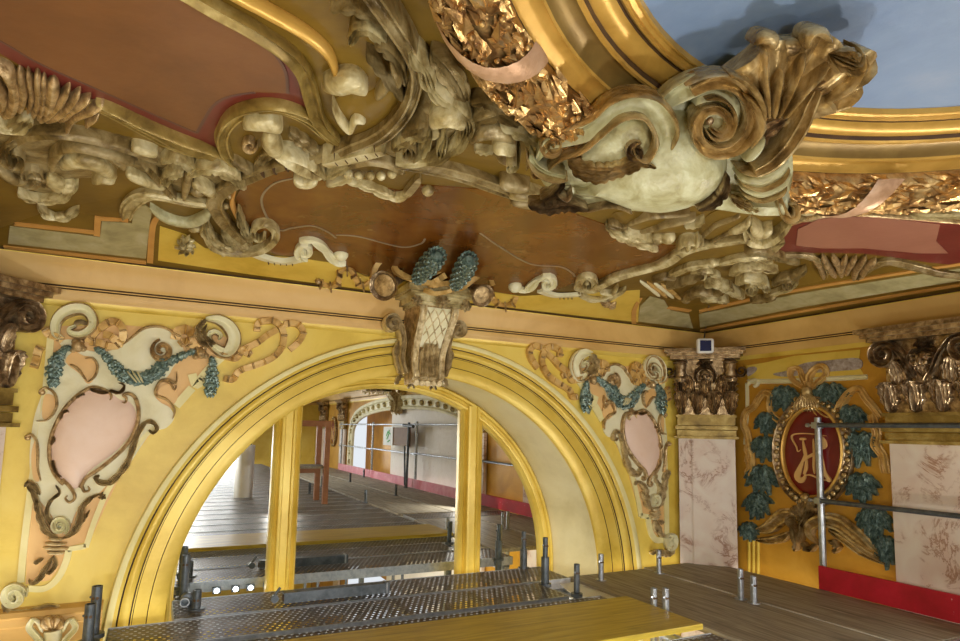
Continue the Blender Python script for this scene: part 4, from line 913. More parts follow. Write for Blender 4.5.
# lighter ochre field and stepped borders on the cove
r = cthing('cove_border', 'yellow painted strip of cove between the cornice and the amber ceiling panel', 'wall panel', (400, 290))
cplate(r, 'field', [(158, 260), (160, 226), (185, 234), (205, 248), (245, 254), (300, 258), (340, 264), (365, 276), (480, 290), (520, 296), (560, 294), (600, 292), (640, 290), (638, 322), (540, 311), (400, 294), (250, 274)], 'trim', .003, 10, False)
r = cthing('cove_border', 'stepped grey-green cove panel with orange edging at the left end of the arch wall', 'wall panel', (80, 235))
cplate(r, 'field', [(10, 226), (100, 237), (102, 221), (132, 223), (134, 209), (146, 204), (152, 210), (150, 222), (146, 258), (8, 243)], 'greenpanel', .004, 10, False)
for pts in ([(4, 246.5), (146, 262)], [(150, 262), (153, 225), (160, 214)], [(14, 223), (97, 232)], [(97, 235), (98, 216)], [(98, 218), (124, 219)], [(125, 221), (127, 206), (138, 198)]): csw(r, 'edging', [(pts, 5.5, .008)], 'orange', prof='flat', env='flat')
r = cthing('cove_border', 'grey-green cove panel with orange edging left of the ceiling corner', 'wall panel', (665, 315))
cplate(r, 'field', [(638, 321), (640, 306), (650, 296), (664, 300), (670, 310), (689, 314), (693, 328)], 'greenpanel', .004, 6, False)
for pts in ([(634, 324), (692, 331.5)], [(634, 324), (634, 310), (640, 298)], [(668, 307), (690, 310.5)]): csw(r, 'edging', [(pts, 4.5, .008)], 'orange', prof='flat', env='flat')
for k in range(4): csw(r, 'stripe', [([(640 + 7 * k, 280 + k), (650 + 7 * k, 287 + k), (660 + 7 * k, 296 + k)], 5, .02)], 'cream' if k % 2 == 0 else 'ribbon')
r = cthing('cove_border', 'long grey-green cove panel with orange edging above the right wall', 'wall panel', (820, 295))
cplate(r, 'field', [(700, 327), (800, 307), (900, 290), (1000, 274), (1000, 262), (900, 277), (800, 293), (699, 314)], 'greenpanel', .004, 10, False)
csw(r, 'edging', [([(700, 330.5), (800, 311), (1000, 278)], 4.5, .008)], 'orange', prof='flat', env='flat'); csw(r, 'edging', [([(699, 311), (800, 289), (1000, 257)], 5, .008)], 'orange', prof='flat', env='flat')

# ================================================================== CEILING CARVING
# frames of the panels
r = cthing('panel_frame', 'olive and gilt moulding curling round the right side of the big brown ceiling panel', 'moulding', (300, 60))
csw(r, 'frame_moulding', [([(120, -55), (160, -32), (216, 2), (252, 22), (286, 45), (304, 66), (312, 92), (320, 116), (334, 134)], [16, 18, 18, 18, 17, 16, 14], .035)], 'oldgold', prof='groove', env='flat')
csw(r, 'gilt_edge', [([(190, -45), (232, -16), (266, 3), (302, 24), (326, 44), (335, 62), (336, 74)], [14, 14, 13, 11, 8, 4], .04)], 'gold', prof='round', env='flat')
csw(r, 'curl', [([(238, 160), (226, 150), (222, 130), (234, 113), (256, 104), (280, 104), (306, 114), (328, 132), (342, 140)], [8, 12, 14, 14, 14, 13, 12, 10, 6], .035)], 'oldgold', prof='cyma', env='flat')
csw(r, 'curl_edge', [([(224, 150), (217, 130), (229, 108), (254, 98), (281, 98), (308, 108), (330, 126)], 3.2, .045)], 'oldgold')
r = cthing('panel_frame', 'gilt moulding under the big brown ceiling panel ending in a ribbed shell', 'moulding', (150, 125))
csw(r, 'frame_moulding', [([(88, 100), (105, 104), (146, 126), (176, 142), (204, 151), (234, 160)], [10, 15, 16, 14, 12, 7], .035)], 'oldgold', prof='cyma', env='flat')
csw(r, 'gilt_edge', [([(96, 96), (112, 101), (148, 118), (178, 131), (206, 142), (232, 156)], 3.4, .05)], 'oldgold')
z6 = lambda L: [(x / 4.785, 40 + y / 4.785) for x, y in L]
for a, w in (([(95, 115), (118, 200), (95, 310)], 9), ([(135, 118), (158, 215), (135, 310)], 6), ([(180, 125), (188, 225), (160, 335)], 8), ([(212, 145), (212, 240), (185, 345)], 7), ([(335, 195), (275, 270), (190, 355)], 8), ([(385, 215), (310, 290), (215, 350)], 8), ([(435, 245), (345, 285), (285, 350)], 9), ([(500, 275), (435, 290), (350, 330), (320, 420)], 8), ([(480, 320), (430, 340), (420, 365)], 6), ([(260, 160), (245, 240), (215, 320)], 14)):
    csw(r, 'shell_rib', [(z6(a), w, .055)], 'gilt')
csw(r, 'edge_roll', [([(-6, 55), (8, 62), (16, 80), (12, 100), (2, 108)], 12, .06)], 'gilt')
csw(r, 'edge_roll', [([(-4, 75), (4, 88), (0, 100)], 10, .06)], 'gilt')
r = cthing('panel_frame', 'carved gilt moulding round the rose brown ceiling panel at the right', 'moulding', (860, 255))
csw(r, 'upper_moulding', [([(772, 240), (786, 223), (812, 213), (850, 209), (900, 212), (960, 218), (1010, 223)], 4.5, .035)], 'gilt')
csw(r, 'lower_moulding', [([(740, 257), (780, 252), (808, 253), (822, 261), (826, 272)], [4, 5, 7, 7, 5], .04, dict(prof='cyma', env='flat')), ([(856, 275), (872, 263), (890, 258), (920, 265), (946, 271), (1010, 277)], [6, 9, 9, 8, 8], .045, dict(prof='cyma', env='flat'))], 'stone2')
for a in ([(812, 253), (820, 262), (824, 276)], [(822, 253), (829, 264), (836, 274)], [(832, 253), (838, 262), (842, 274)], [(846, 254), (842, 263), (840, 273)], [(856, 254), (848, 264), (846, 271)], [(866, 254), (856, 266), (854, 277)], [(876, 257), (866, 264), (860, 276)]): csw(r, 'shell_rib', [(a, 6.5, .05)], 'gilt')

def rocaille(label, px, items, group=None, name='rocaille_scroll'):
    """items: (part name, material, profile, points, width, height[, extras])"""
    r = cthing(name, label, 'carved ornament', px, group)
    for it in items:
        if it[2] == 'plate': it = it[:4] + (1,) + tuple(it[4:])
        nm, m, prof, pts, w, h = it[:6]; k = dict(it[6]) if len(it) > 6 else {}
        mb = MB(); k.setdefault('env', 'both')
        h = h * .62; dz = h * .5; sf = k.pop('surf', SCl(dz))
        if prof == 'ball':
            for c in pts: P, N = sf(*c); mb.ball(P, w * depth(P) / F / 2, 12)
        elif prof == 'spray': leafspray(mb, pts[0], w, sf, h, k.get('n', 9))
        elif prof == 'plate': plate(mb, pts, SC, k.get('off', .004), h, k.get('grid', 6))
        else: sweep(mb, pts, w, h * .8, sf, prof, k.pop('off', 0.0), k.pop('env'), thick=dz * 1.05, **k)
        mb.build(nm, M[m], r)
    return r
LF = dict(lobes=4)
rocaille('tangle of shadowed stucco leaves and rolls below the ribbed gilt shell at the far left', (60, 170), [
    ('backing', 'stone2', 'plate', [(-10, 112), (40, 118), (90, 128), (140, 140), (190, 158), (240, 168), (215, 190), (180, 190), (150, 180), (125, 162), (110, 176), (75, 178), (70, 192), (40, 192), (20, 180), (0, 168), (-12, 150)], .03, dict(grid=9)),
    ('leaf', 'stone', 'leaf', [(-8, 118), (12, 126), (30, 116)], 18, .06, LF), ('band', 'stone2', 'groove', [(8, 146), (20, 134), (50, 129), (90, 134), (130, 146), (158, 160)], 12, .06),
    ('band', 'stone2', 'round', [(50, 150), (75, 141), (105, 147), (135, 160)], 8, .09), ('volute', 'stone2', 'groove', spiral(15, 152, 13, -60, -1.4), [6, 8, 7, 5, 3], .07), ('volute', 'stone2', 'groove', spiral(30, 172, 13, 150, -1.3), [5, 8, 7, 5, 3], .06),
    ('lobe', 'stone', 'round', [(62, 164), (76, 158), (95, 160), (115, 176)], [14, 21, 22, 16], .085), ('roll', 'stone2', 'round', [(52, 168), (54, 154), (64, 146)], 9, .08), ('roll', 'stone', 'round', [(92, 176), (104, 172), (116, 176)], 6, .10),
    ('leaf', 'stone', 'leaf', [(18, 191), (34, 197), (58, 196), (78, 182)], [8, 15, 16, 10], .06, dict(lobes=5)), ('lobe', 'stone', 'round', [(50, 172), (60, 184), (72, 182)], [14, 20, 16], .08), ('lobe', 'stone2', 'leaf', [(28, 178), (38, 174), (46, 184)], 14, .07),
    ('leaf_tail', 'stone', 'leaf', [(38, 202), (48, 214), (64, 216), (79, 208)], [5, 13, 13, 9], .05, LF), ('roll', 'stone2', 'round', [(0, 168), (14, 178), (28, 180)], 11, .06), ('roll', 'stone2', 'round', [(110, 152), (122, 158), (124, 164)], 8, .08)])
rocaille('pale leaf lobes and curls between the yellow scroll band and the brown panel', (180, 175), [
    ('lobe', 'stone', 'round', [(127, 170), (142, 177), (166, 186)], [12, 15, 9], .07), ('lobe', 'stone', 'round', [(131, 144), (144, 147), (158, 152)], 9, .07), ('stalk', 'stone2', 'groove', [(138, 152), (152, 166), (166, 184), (178, 200)], [6, 10, 10, 5], .06),
    ('leaf', 'stone', 'leaf', [(160, 158), (176, 154), (190, 162), (192, 180)], [8, 12, 12, 6], .08, LF), ('leaf', 'stone', 'leaf', [(164, 182), (170, 170), (184, 168)], 12, .09, LF), ('stalk', 'stone2', 'round', [(196, 160), (188, 176), (184, 198)], [6, 10, 6], .07),
    ('leaf', 'stone', 'leaf', [(188, 172), (206, 163), (228, 168), (246, 186)], [10, 20, 22, 10], .09, dict(lobes=5)), ('roll', 'stone', 'round', [(192, 178), (204, 182), (216, 192)], 10, .10), ('knob', 'stone2', 'ball', [(198, 190)], 15, .05),
    ('stalk', 'stone2', 'leaf', [(232, 158), (246, 166), (256, 172)], 10, .06, LF)])
rocaille('yellow-cream double scroll band beside the stepped green cove panel', (170, 205), [
    ('band', 'stone', 'cyma', [(126, 216), (130, 204), (144, 194), (164, 195), (190, 201), (210, 203)], [10, 16, 18, 17, 15, 9], .05, dict(env='flat')),
    ('band', 'green', 'round', [(150, 206), (166, 217), (188, 222), (204, 216), (211, 208)], [6, 12, 13, 12, 5], .06)])
rocaille('notched band round the left end of the amber panel rolling into a volute', (240, 210), [
    ('notched_band', 'stone2', 'groove', [(335, 148), (310, 156), (280, 162), (254, 172), (228, 184), (215, 198), (222, 216), (236, 232), (250, 242)], [9, 11, 12, 13, 14, 15, 14, 11, 7], .06, dict(env='flat')),
    ('inner_edge', 'orange', 'round', [(236, 186), (232, 202), (242, 222), (252, 238)], 5, .05),
    ('volute', 'stone', 'groove', [(206, 232), (216, 246), (236, 251), (258, 249), (272, 240), (276, 230), (268, 222), (257, 223), (253, 230), (258, 237), (265, 234)], [6, 10, 10, 9, 8, 8, 7, 6, 5, 4, 3], .06, dict(env='flat')),
    ('leaf', 'stone', 'leaf', [(206, 214), (208, 232), (226, 246), (246, 250)], [8, 14, 14, 6], .07, dict(lobes=5)), ('leaf', 'stone', 'leaf', [(222, 226), (234, 240), (250, 244)], [7, 12, 6], .09, LF),
    ('leaf', 'stone', 'leaf', [(238, 208), (243, 224), (252, 240)], 8, .08, LF), ('sprig', 'stone', 'round', [(222, 256), (228, 252), (240, 254)], 5, .03), ('knob', 'stone2', 'ball', [(229, 196), (226, 206)], 7, .08)]
    + [('notch', 'groove', 'round', [(262 + 12 * k - 2, 166 - 3 * k), (266 + 12 * k, 172 - 3 * k)], 1.6, .066) for k in range(5)])
rocaille('small crumpled leaf rosette left of the pale volute', (187, 242), [('rosette', 'stone', 'spray', [(186, 244)], 11, .05), ('stem', 'stone', 'leaf', [(190, 230), (198, 228), (206, 232)], 9, .04, LF)], name='leaf_rosette')
rocaille('whitish notched band with small volute and knob left of the keystone trumpets', (305, 255), [
    ('band', 'cream', 'flat', [(246, 249), (264, 257), (284, 261), (302, 258)], [7, 9, 9, 8], .035, dict(env='flat')),
    ('volute', 'cream', 'groove', [(302, 258)] + spiral(305, 250, 8.5, 90, 1.5), [7, 7, 6, 5, 4, 3], .045, dict(env='flat')), ('band', 'cream', 'leaf', [(300, 240), (314, 240), (326, 250), (336, 262), (346, 263)], [7, 12, 11, 9, 5], .045, dict(env='flat', lobes=4)), ('knob', 'cream', 'ball', [(341, 254)], 15, .03)]
    + [('notch', 'groove', 'round', [(268 + 6 * k, 259 + .4 * k), (269 + 6 * k, 263 + .3 * k)], 1.2, .038) for k in range(5)])
rocaille('curled stucco limbs filling the curl of the moulding right of the brown panel', (275, 140), [
    ('roll', 'stone', 'round', [(244, 122), (256, 118), (272, 120), (282, 126)], [12, 17, 18, 10], .09), ('roll', 'stone', 'round', [(270, 128), (272, 140), (280, 150)], [14, 20, 14], .10), ('limb', 'stone', 'groove', [(274, 150), (290, 152), (308, 162), (324, 174)], [12, 20, 22, 14], .10),
    ('toe', 'stone', 'round', [(294, 176), (304, 180), (318, 178)], [8, 12, 8], .08), ('volute', 'gilt', 'round', spiral(250, 143, 8, 0, 1.3), [5, 5, 4, 3], .04), ('shadow_leaf', 'stone2', 'leaf', [(290, 130), (306, 142), (320, 154)], 16, .05, LF), ('shadow_leaf', 'stone2', 'leaf', [(256, 166), (270, 152), (286, 160)], 12, .04, LF)])
mb = MB()
rocaille('great curving acanthus stem rising past the gilded wreath, top centre', (400, 80), [
    ('stem', 'stone2', 'cyma', [(326, 156), (352, 144), (382, 130), (402, 110), (413, 88), (416, 62), (408, 40), (396, 20), (380, -4), (366, -24)], [12, 16, 16, 15, 14, 15, 17, 19, 21, 22], .09, dict(env='flat')),
    ('ribbed_band', 'stone', 'flat', [(326, 154), (346, 149), (366, 144), (384, 140)], [10, 13, 13, 9], .10, dict(env='flat')),
    ('cup', 'ochre', 'plate', [(334, 100), (350, 92), (368, 92), (384, 80), (398, 82), (402, 96), (390, 116), (370, 130), (350, 134), (338, 122)], .04, {}),
    ('leaf', 'stone2', 'leaf', [(330, 4), (346, 2), (364, 6), (386, 18)], [5, 8, 10, 8], .07, LF), ('leaf', 'stone', 'leaf', [(350, 40), (354, 28), (362, 20), (376, 28), (390, 40)], [6, 14, 16, 14, 8], .08, dict(lobes=3)), ('leaf', 'stone2', 'leaf', [(366, 50), (378, 60), (392, 78), (404, 96)], [6, 10, 12, 8], .08, LF),
    ('leaf', 'stone2', 'leaf', [(374, 36), (388, 40), (400, 58), (406, 78)], [8, 14, 12, 7], .1, LF), ('leaf', 'stone2', 'round', [(376, 94), (384, 84), (388, 78)], [9, 10, 5], .07), ('lobe', 'stone', 'round', [(323, 82), (338, 80), (352, 78), (367, 88)], [12, 24, 26, 14], .09),
    ('lip', 'stone', 'round', [(332, 102), (340, 114), (350, 124), (356, 114), (366, 118)], [4, 8, 6, 7, 5], .08), ('roll', 'stone2', 'round', [(391, 52), (398, 64), (400, 74)], 8, .12)]
    + [('notch', 'groove', 'round', [(334 + 10 * k, 148 - 2.4 * k), (340 + 10 * k, 155 - 2.4 * k)], 1.4, .106) for k in range(5)])
rocaille('pale grey acanthus plume turning over beside the wreath, centre of the ceiling', (440, 110), [
    ('backing', 'stone2', 'plate', [(384, 148), (396, 128), (416, 108), (426, 84), (440, 70), (462, 84), (468, 108), (464, 128), (450, 144), (430, 154), (400, 157)], .05, {}),
    ('outer_leaf', 'stone', 'leaf', [(412, 44), (424, 60), (432, 80), (450, 96), (466, 112), (464, 130), (448, 146), (424, 155), (396, 154)], [12, 18, 16, 16, 17, 16, 15, 14, 8], .10, dict(lobes=8, env='flat')),
    ('plume', 'stone2', 'leaf', [(432, 48), (444, 60), (456, 78), (466, 98)], [18, 30, 30, 16], .07, dict(lobes=3)), ('lobe', 'stone', 'round', [(430, 114), (440, 106), (454, 106), (466, 116)], [8, 15, 16, 8], .15), ('leaf', 'stone', 'leaf', [(392, 144), (406, 132), (424, 126), (440, 128)], [10, 14, 14, 7], .11, LF),
    ('leaf', 'stone2', 'leaf', [(402, 128), (416, 118), (430, 118)], [8, 13, 8], .11, LF), ('leaf', 'stone', 'leaf', [(412, 152), (424, 138), (432, 122)], [8, 12, 6], .13, LF), ('leaf', 'stone', 'leaf', [(440, 150), (442, 136), (446, 126)], [8, 11, 6], .13, LF), ('curl', 'stone2', 'groove', spiral(408, 140, 9, 200, 1.2), [5, 5, 4, 3], .13)])
rocaille('row of small pale knobs over a leaf below the grey acanthus plume', (375, 178), [
    ('leaf', 'stone', 'leaf', [(346, 180), (370, 186), (396, 196), (414, 188)], [8, 12, 14, 9], .05, dict(lobes=5)), ('leaf', 'stone', 'leaf', [(322, 176), (334, 170), (350, 162)], [8, 12, 8], .06, LF), ('hollow', 'stone2', 'groove', [(346, 166), (366, 158), (392, 162), (404, 172)], 12, .05), ('leaf', 'stone', 'leaf', [(326, 184), (344, 178), (352, 174)], 9, .05, LF)]
    + [('knob', 'stone', 'ball', [(348 + 11 * k, 174 + (2 if k in (1, 2, 3) else 0))], 9.5, .08) for k in range(5)])
rocaille('plain grey-gold bar running from the acanthus plume to the big cartouche', (460, 172), [
    ('bar', 'stone2', 'cyma', [(396, 160), (424, 164), (460, 172), (500, 186), (516, 192)], [12, 17, 18, 17, 14], .07, dict(env='flat')), ('knob', 'stone', 'ball', [(428, 190)], 13, .05), ('bar_return', 'stone2', 'flat', [(420, 176), (412, 186), (404, 196)], 8, .04),
    ('socket', 'stone2', 'round', [(500, 178), (514, 182), (530, 184)], [14, 18, 12], .09), ('socket', 'stone', 'round', [(508, 190), (524, 190), (542, 194)], [10, 14, 9], .10), ('socket', 'stone2', 'round', [(510, 198), (526, 200), (540, 204)], [8, 12, 8], .08)])
rocaille('rolled grey leaves and round fruit between the gilded wreath and the cartouche', (505, 140), [
    ('leaf', 'stone2', 'leaf', [(462, 132), (478, 114), (500, 108), (522, 122)], [12, 20, 22, 12], .09, dict(lobes=3)), ('leaf', 'stone2', 'leaf', [(470, 98), (486, 96), (500, 104), (512, 112)], [8, 14, 14, 8], .08, LF), ('roll', 'stone2', 'round', [(470, 136), (484, 126), (504, 128), (516, 136)], [8, 16, 16, 9], .1),
    ('leaf', 'stone', 'leaf', [(500, 120), (518, 124), (536, 134), (552, 140)], [10, 18, 18, 10], .1, LF), ('fruit', 'stone2', 'ball', [(508, 152)], 27, .03), ('calyx', 'stone', 'leaf', [(474, 148), (484, 149), (494, 150)], 8, .05, LF), ('roll', 'stone', 'round', [(492, 138), (504, 136), (516, 142)], 8, .14), ('curl', 'stone', 'groove', spiral(513, 152, 7, 0, 1.2), [4, 4, 3], .13)])
rocaille('long rolled stem ending in a scroll over the right half of the arch wall', (640, 270), [
    ('scroll', 'stone', 'groove', [(766, 232), (740, 238), (706, 243), (682, 250), (664, 262), (640, 269), (616, 276), (600, 284), (592, 289), (585, 288)] + spiral(588, 283, 10, 160, 1.3), [8, 13, 14, 11, 9, 8, 8, 8, 7, 7, 6, 5, 4, 3], .055, dict(env='flat')),
    ('lower_leaf', 'stone', 'leaf', [(578, 293), (592, 299), (610, 297), (626, 288)], [7, 11, 12, 8], .05, LF), ('curl', 'stone', 'round', [(600, 292), (612, 292), (618, 286)], 4, .06), ('knob', 'gilt', 'ball', [(607, 303), (612, 306)], 8, .02), ('sprig', 'gilt', 'leaf', [(602, 300), (608, 306), (616, 302)], 8, .03, LF)])
rocaille('whitish band with knob and little volute right of the keystone trumpets', (540, 285), [
    ('band', 'cream', 'leaf', [(513, 286), (526, 290), (536, 280), (546, 276)], [7, 12, 10, 7], .045, dict(lobes=3)), ('volute', 'cream', 'groove', [(540, 278)] + spiral(548, 282, 7.5, -120, 1.4), [7, 7, 6, 5, 4, 3], .045, dict(env='flat')), ('band', 'cream', 'flat', [(540, 290), (556, 295), (580, 294)], 8, .03, dict(env='flat')), ('knob', 'cream', 'ball', [(515, 286)], 14, .03)]
    + [('notch', 'groove', 'round', [(560 + 4 * k, 296), (560 + 4 * k, 298.5)], 1, .032) for k in range(4)])
rocaille('pale frond with a bulb and shell lobes under the green shield, over the amber panel', (650, 240), [
    ('frond', 'stone', 'leaf', [(606, 224), (620, 234), (640, 242), (658, 250)], [9, 14, 16, 9], .06, dict(lobes=6)), ('frond', 'stone', 'leaf', [(624, 228), (638, 233), (654, 240)], [6, 9, 6], .08, LF), ('bulb', 'stone', 'ball', [(668, 237), (657, 238)], 15, .05), ('frond_stub', 'stone2', 'leaf', [(608, 222), (618, 224), (626, 228)], 11, .06, LF),
    ('rim', 'stone', 'round', [(676, 248), (682, 240), (692, 238), (704, 242)], 5, .09), ('lobe', 'stone', 'round', [(686, 246), (690, 238)], 6, .1), ('lobe', 'stone', 'round', [(694, 244), (698, 237)], 6, .1), ('fan', 'ochre', 'plate', [(612, 214), (630, 210), (664, 214), (694, 222), (700, 230), (676, 232), (650, 232), (626, 226)], .04, {}),
    ('fan_rib', 'stone2', 'round', [(624, 224), (650, 214), (690, 212)], 4, .06), ('fan_rib', 'stone2', 'round', [(640, 230), (664, 222), (696, 216)], 4, .07), ('tip', 'stone', 'leaf', [(684, 224), (696, 222), (704, 218)], 7, .07, LF)])
items = []
for i, (pts, w, mm) in enumerate([([(668, 276), (684, 268), (700, 264), (722, 262)], 12, 'stone'), ([(666, 286), (686, 280), (704, 274)], 9, 'stone2'), ([(684, 298), (700, 290), (716, 290), (732, 284)], 12, 'stone2'), ([(718, 264), (736, 258), (756, 256), (772, 262)], 14, 'stone'),
    ([(730, 274), (744, 266), (760, 266), (778, 270)], 13, 'stone'), ([(736, 282), (748, 276), (762, 280), (768, 290)], 11, 'stone'), ([(764, 296), (778, 291), (790, 286), (797, 277)], 10, 'stone'), ([(772, 284), (784, 276), (796, 274), (806, 268)], 9, 'stone2'), ([(700, 298), (716, 296), (728, 300)], 9, 'stone'),
    ([(690, 272), (706, 270), (720, 276)], 9, 'stone'), ([(744, 250), (764, 248), (782, 256), (800, 262)], 8, 'stone2'), ([(704, 284), (718, 282), (734, 290), (744, 296)], 10, 'stone'), ([(652, 280), (664, 276), (676, 278)], 8, 'stone2'), ([(750, 300), (764, 298), (776, 296)], 8, 'stone2')]):
    items.append(('leaf', mm, 'leaf', pts, w, .06 + .02 * (i % 3), dict(lobes=3 + i % 3)))
items += [('bulb', 'stone', 'ball', [(712, 262)], 12, .05), ('bulb', 'stone', 'ball', [(702, 276)], 10, .06), ('bulb', 'stone2', 'ball', [(686, 299)], 10, .02), ('curl', 'stone', 'groove', spiral(752, 284, 7, 20, 1.2), [4, 4, 3], .1), ('curl', 'stone2', 'groove', spiral(788, 280, 6, 20, 1.2), [4, 4, 3], .08)]
rocaille('thicket of small curling stucco leaves over the ceiling corner, right of centre', (730, 280), items)
rocaille('broad ochre leaf hollow and pale roll between the shield and the rose panel', (735, 225), [
    ('hollow', 'ochre', 'plate', [(700, 226), (712, 212), (734, 206), (752, 214), (748, 226), (730, 236), (708, 240)], .04, {}), ('rib', 'stone2', 'round', [(702, 236), (716, 222), (740, 214)], 4, .06), ('rib', 'stone2', 'round', [(712, 240), (728, 230), (748, 222)], 4, .06), ('roll', 'stone', 'round', [(728, 230), (740, 226), (750, 218)], [9, 14, 8], .07),
    ('cup', 'stone', 'groove', [(744, 224), (750, 236), (764, 240), (780, 230), (792, 218)], [7, 10, 12, 10, 6], .08), ('roll', 'stone', 'round', [(752, 222), (760, 230), (772, 226)], [8, 14, 9], .10), ('spur', 'stone', 'leaf', [(756, 244), (768, 250), (784, 240)], 10, .05, LF)])
rocaille('row of pale lobed leaves peeping out below the gilded wreath at the right', (880, 212), [
    ('lobe', 'stone', 'round', [(796, 206), (808, 210), (820, 206)], [10, 14, 9], .05), ('lobe', 'stone', 'round', [(832, 202), (846, 207), (862, 202)], [9, 12, 9], .05), ('leaf', 'stone2', 'leaf', [(862, 206), (878, 210), (896, 206)], 10, .05, LF), ('leaf', 'stone', 'leaf', [(900, 206), (920, 212), (944, 213), (975, 214)], [8, 14, 15, 12], .06, dict(lobes=4)), ('leaf', 'stone2', 'leaf', [(792, 214), (806, 218), (824, 212)], 9, .04, LF)])

# gilded wreath round the ring
r = thing('leaf_wreath', 'coppery gilt laurel wreath moulding circling the oval sky outside the gold rings', 'wreath', (RX, RY, .98))
mb = MB(); prw = [(1.42, 1.04)] + [(1.485 - .072 * math.cos(PI * i / 8), .985 - .072 * math.sin(PI * i / 8) * 1.1) for i in range(9)] + [(1.56, 1.04)]
extr(mb, rp, prw, True); mb.build('core', M['copper'], r)
mb = MB(); rnd = random.Random(3)
for k in range(2400):
    a = math.radians(rnd.uniform(-30, 215)); ph = rnd.uniform(.02, PI - .02); rr_ = 1.485 - .078 * math.cos(ph); zz = .985 - .085 * math.sin(ph)
    e = Vector((math.cos(a), math.sin(a), 0)); tv = Vector((-math.sin(a), math.cos(a), 0)); nrm = (e * -math.cos(ph) + Vector((0, 0, -math.sin(ph)))).normalized()
    P = Vector((RX, RY, 0)) + e * rr_ + Vector((0, 0, zz)); sd = tv.cross(nrm); dirn = (tv * (1 if rnd.random() < .5 else 1) + sd * rnd.uniform(-.55, .55) + nrm * rnd.uniform(.03, .2)).normalized()
    L = rnd.uniform(.06, .11); w = dirn.cross(nrm).normalized() * L * rnd.uniform(.13, .2)
    mb.add([P, P + dirn * L * .5 + w - nrm * .004, P + dirn * L - nrm * .008, P + dirn * L * .5 - w - nrm * .004, P + dirn * L * .45 + nrm * .012], [(0, 1, 4), (1, 2, 4), (2, 3, 4), (3, 0, 4)])
mb.build('leaves', M['copper'], r, smooth=False)['kind'] = 'stuff'
mb = MB()
for k in range(330):
    a = math.radians(rnd.uniform(-30, 215)); ph = rnd.uniform(.3, PI - .3); rr_ = 1.485 - .088 * math.cos(ph); zz = .985 - .1 * math.sin(ph)
    P = Vector((RX + rr_ * math.cos(a), RY + rr_ * math.sin(a), zz)); mb.ball(P, rnd.uniform(.006, .011), 6)
mb.build('berries', M['copper'], r)['kind'] = 'stuff'
M['wribbon'] = mat('pinkish_gilt_ribbon', [(.3, (.42, .22, .10)), (.5, (.62, .38, .22)), (.75, (.74, .52, .34))], 10, .4, .3, .3, 40)
for (px, py) in ((503, 45), (862, 188), (400, -60)):
    p = ray(px, py); p = p * (.95 / p.z); a0 = math.atan2(p.y - RY, p.x - RX); mb = MB(); vs = []
    for i in range(13):
        ph = PI * i / 12; rr_ = 1.485 - .095 * math.cos(ph); zz = .985 - .108 * math.sin(ph)
        for j in range(4):
            a = a0 + (i / 12 - .5) * .16 + (j - 1.5) * .016 * (1 + .9 * abs(i / 12 - .5)); bmp = .006 if j in (1, 2) else 0
            vs.append((RX + (rr_ - bmp * math.cos(ph)) * math.cos(a), RY + (rr_ - bmp * math.cos(ph)) * math.sin(a), zz - bmp * math.sin(ph)))
    mb.add(vs, [(i * 4 + j, i * 4 + j + 1, (i + 1) * 4 + j + 1, (i + 1) * 4 + j) for i in range(12) for j in range(3)]); mb.build('ribbon_wrap', M['wribbon'], r)

# ================================================================== THE BIG CARTOUCHE
Z9, Z8, Z7 = SZ(.95), SZ(.88), SZ(.84)
r = thing('end_cartouche', 'huge green and gilt cartouche with shield, twin volutes and fluted shell overhanging the blue oval', 'cartouche', (1.5, 1.5, 1.0))
def zz(z, up=1.0):
    """plane z whose skirt reaches further up so the carving is solid"""
    s = SZ(z); return s
TC, TN = Vector((1.45, 1.5, .9)), Vector((-.35, -.6, -.65)).normalized()
def ST(off):
    c = TC.dot(TN) + off
    def g(x, y): r_ = ray(x, y); return r_ * (c / r_.dot(TN)), TN
    return g
def part(nm, m, prof, pts, w, h, z=None, parent=None, thick=.07, **k):
    if prof == 'plate': parent = z if z is not None else parent; z = h; h = w
    mb = MB(); s = ST((.95 - z) * 1.15)
    k.setdefault('env', 'both')
    if prof == 'plate': plate(mb, pts, s, .0, h, k.get('grid', 8), sharp=k.get('sharp', .6), sk=.07)
    elif prof == 'ball':
        for c in pts: P, N = s(*c); mb.ball(P, w * depth(P) / F / 2, 14)
    elif prof == 'spray': leafspray(mb, pts[0], w, s, h, k.get('n', 9))
    else: sweep(mb, pts, w, h, s, prof, 0, k.pop('env'), thick=thick, **k)
    return mb.build(nm, M[m], parent or r)
part('backing', 'green', 'plate', [(536, 160), (560, 128), (600, 104), (640, 94), (690, 84), (740, 74), (780, 110), (792, 150), (790, 190), (770, 214), (720, 210), (690, 206), (650, 212), (600, 206), (570, 200), (548, 190)], .05, .97, grid=12)
sh = part('shield', 'green', 'plate', [(562, 186), (590, 186), (604, 150), (640, 120), (690, 112), (722, 146), (727, 168), (716, 190), (692, 206), (660, 213), (626, 208), (600, 198), (580, 196)], .13, .93, grid=7, sharp=.75)
part('left_panel', 'green', 'plate', [(580, 166), (592, 146), (610, 128), (628, 118), (646, 120), (652, 140), (644, 158), (622, 164), (600, 170)], .03, .865)
v = part('left_volute', 'green', 'groove', [(536, 160), (548, 142), (566, 136), (588, 128), (606, 112), (628, 102), (648, 104), (662, 118), (666, 138), (658, 154), (648, 158)], [14, 18, 19, 20, 22, 24, 25, 25, 22, 17, 10], .04, .87)
for pts in ([(548, 168), (562, 156), (582, 148), (600, 132), (620, 116), (640, 114), (652, 128), (654, 142), (646, 156), (636, 154), (632, 144), (640, 140)], [(544, 130), (566, 126), (590, 116), (608, 100), (630, 92), (654, 95), (670, 110), (676, 130), (670, 148)]): part('gilt_edge', 'shellgold', 'round', pts, [4, 5, 5, 5, 5, 6, 5, 4], .06, .85, v)
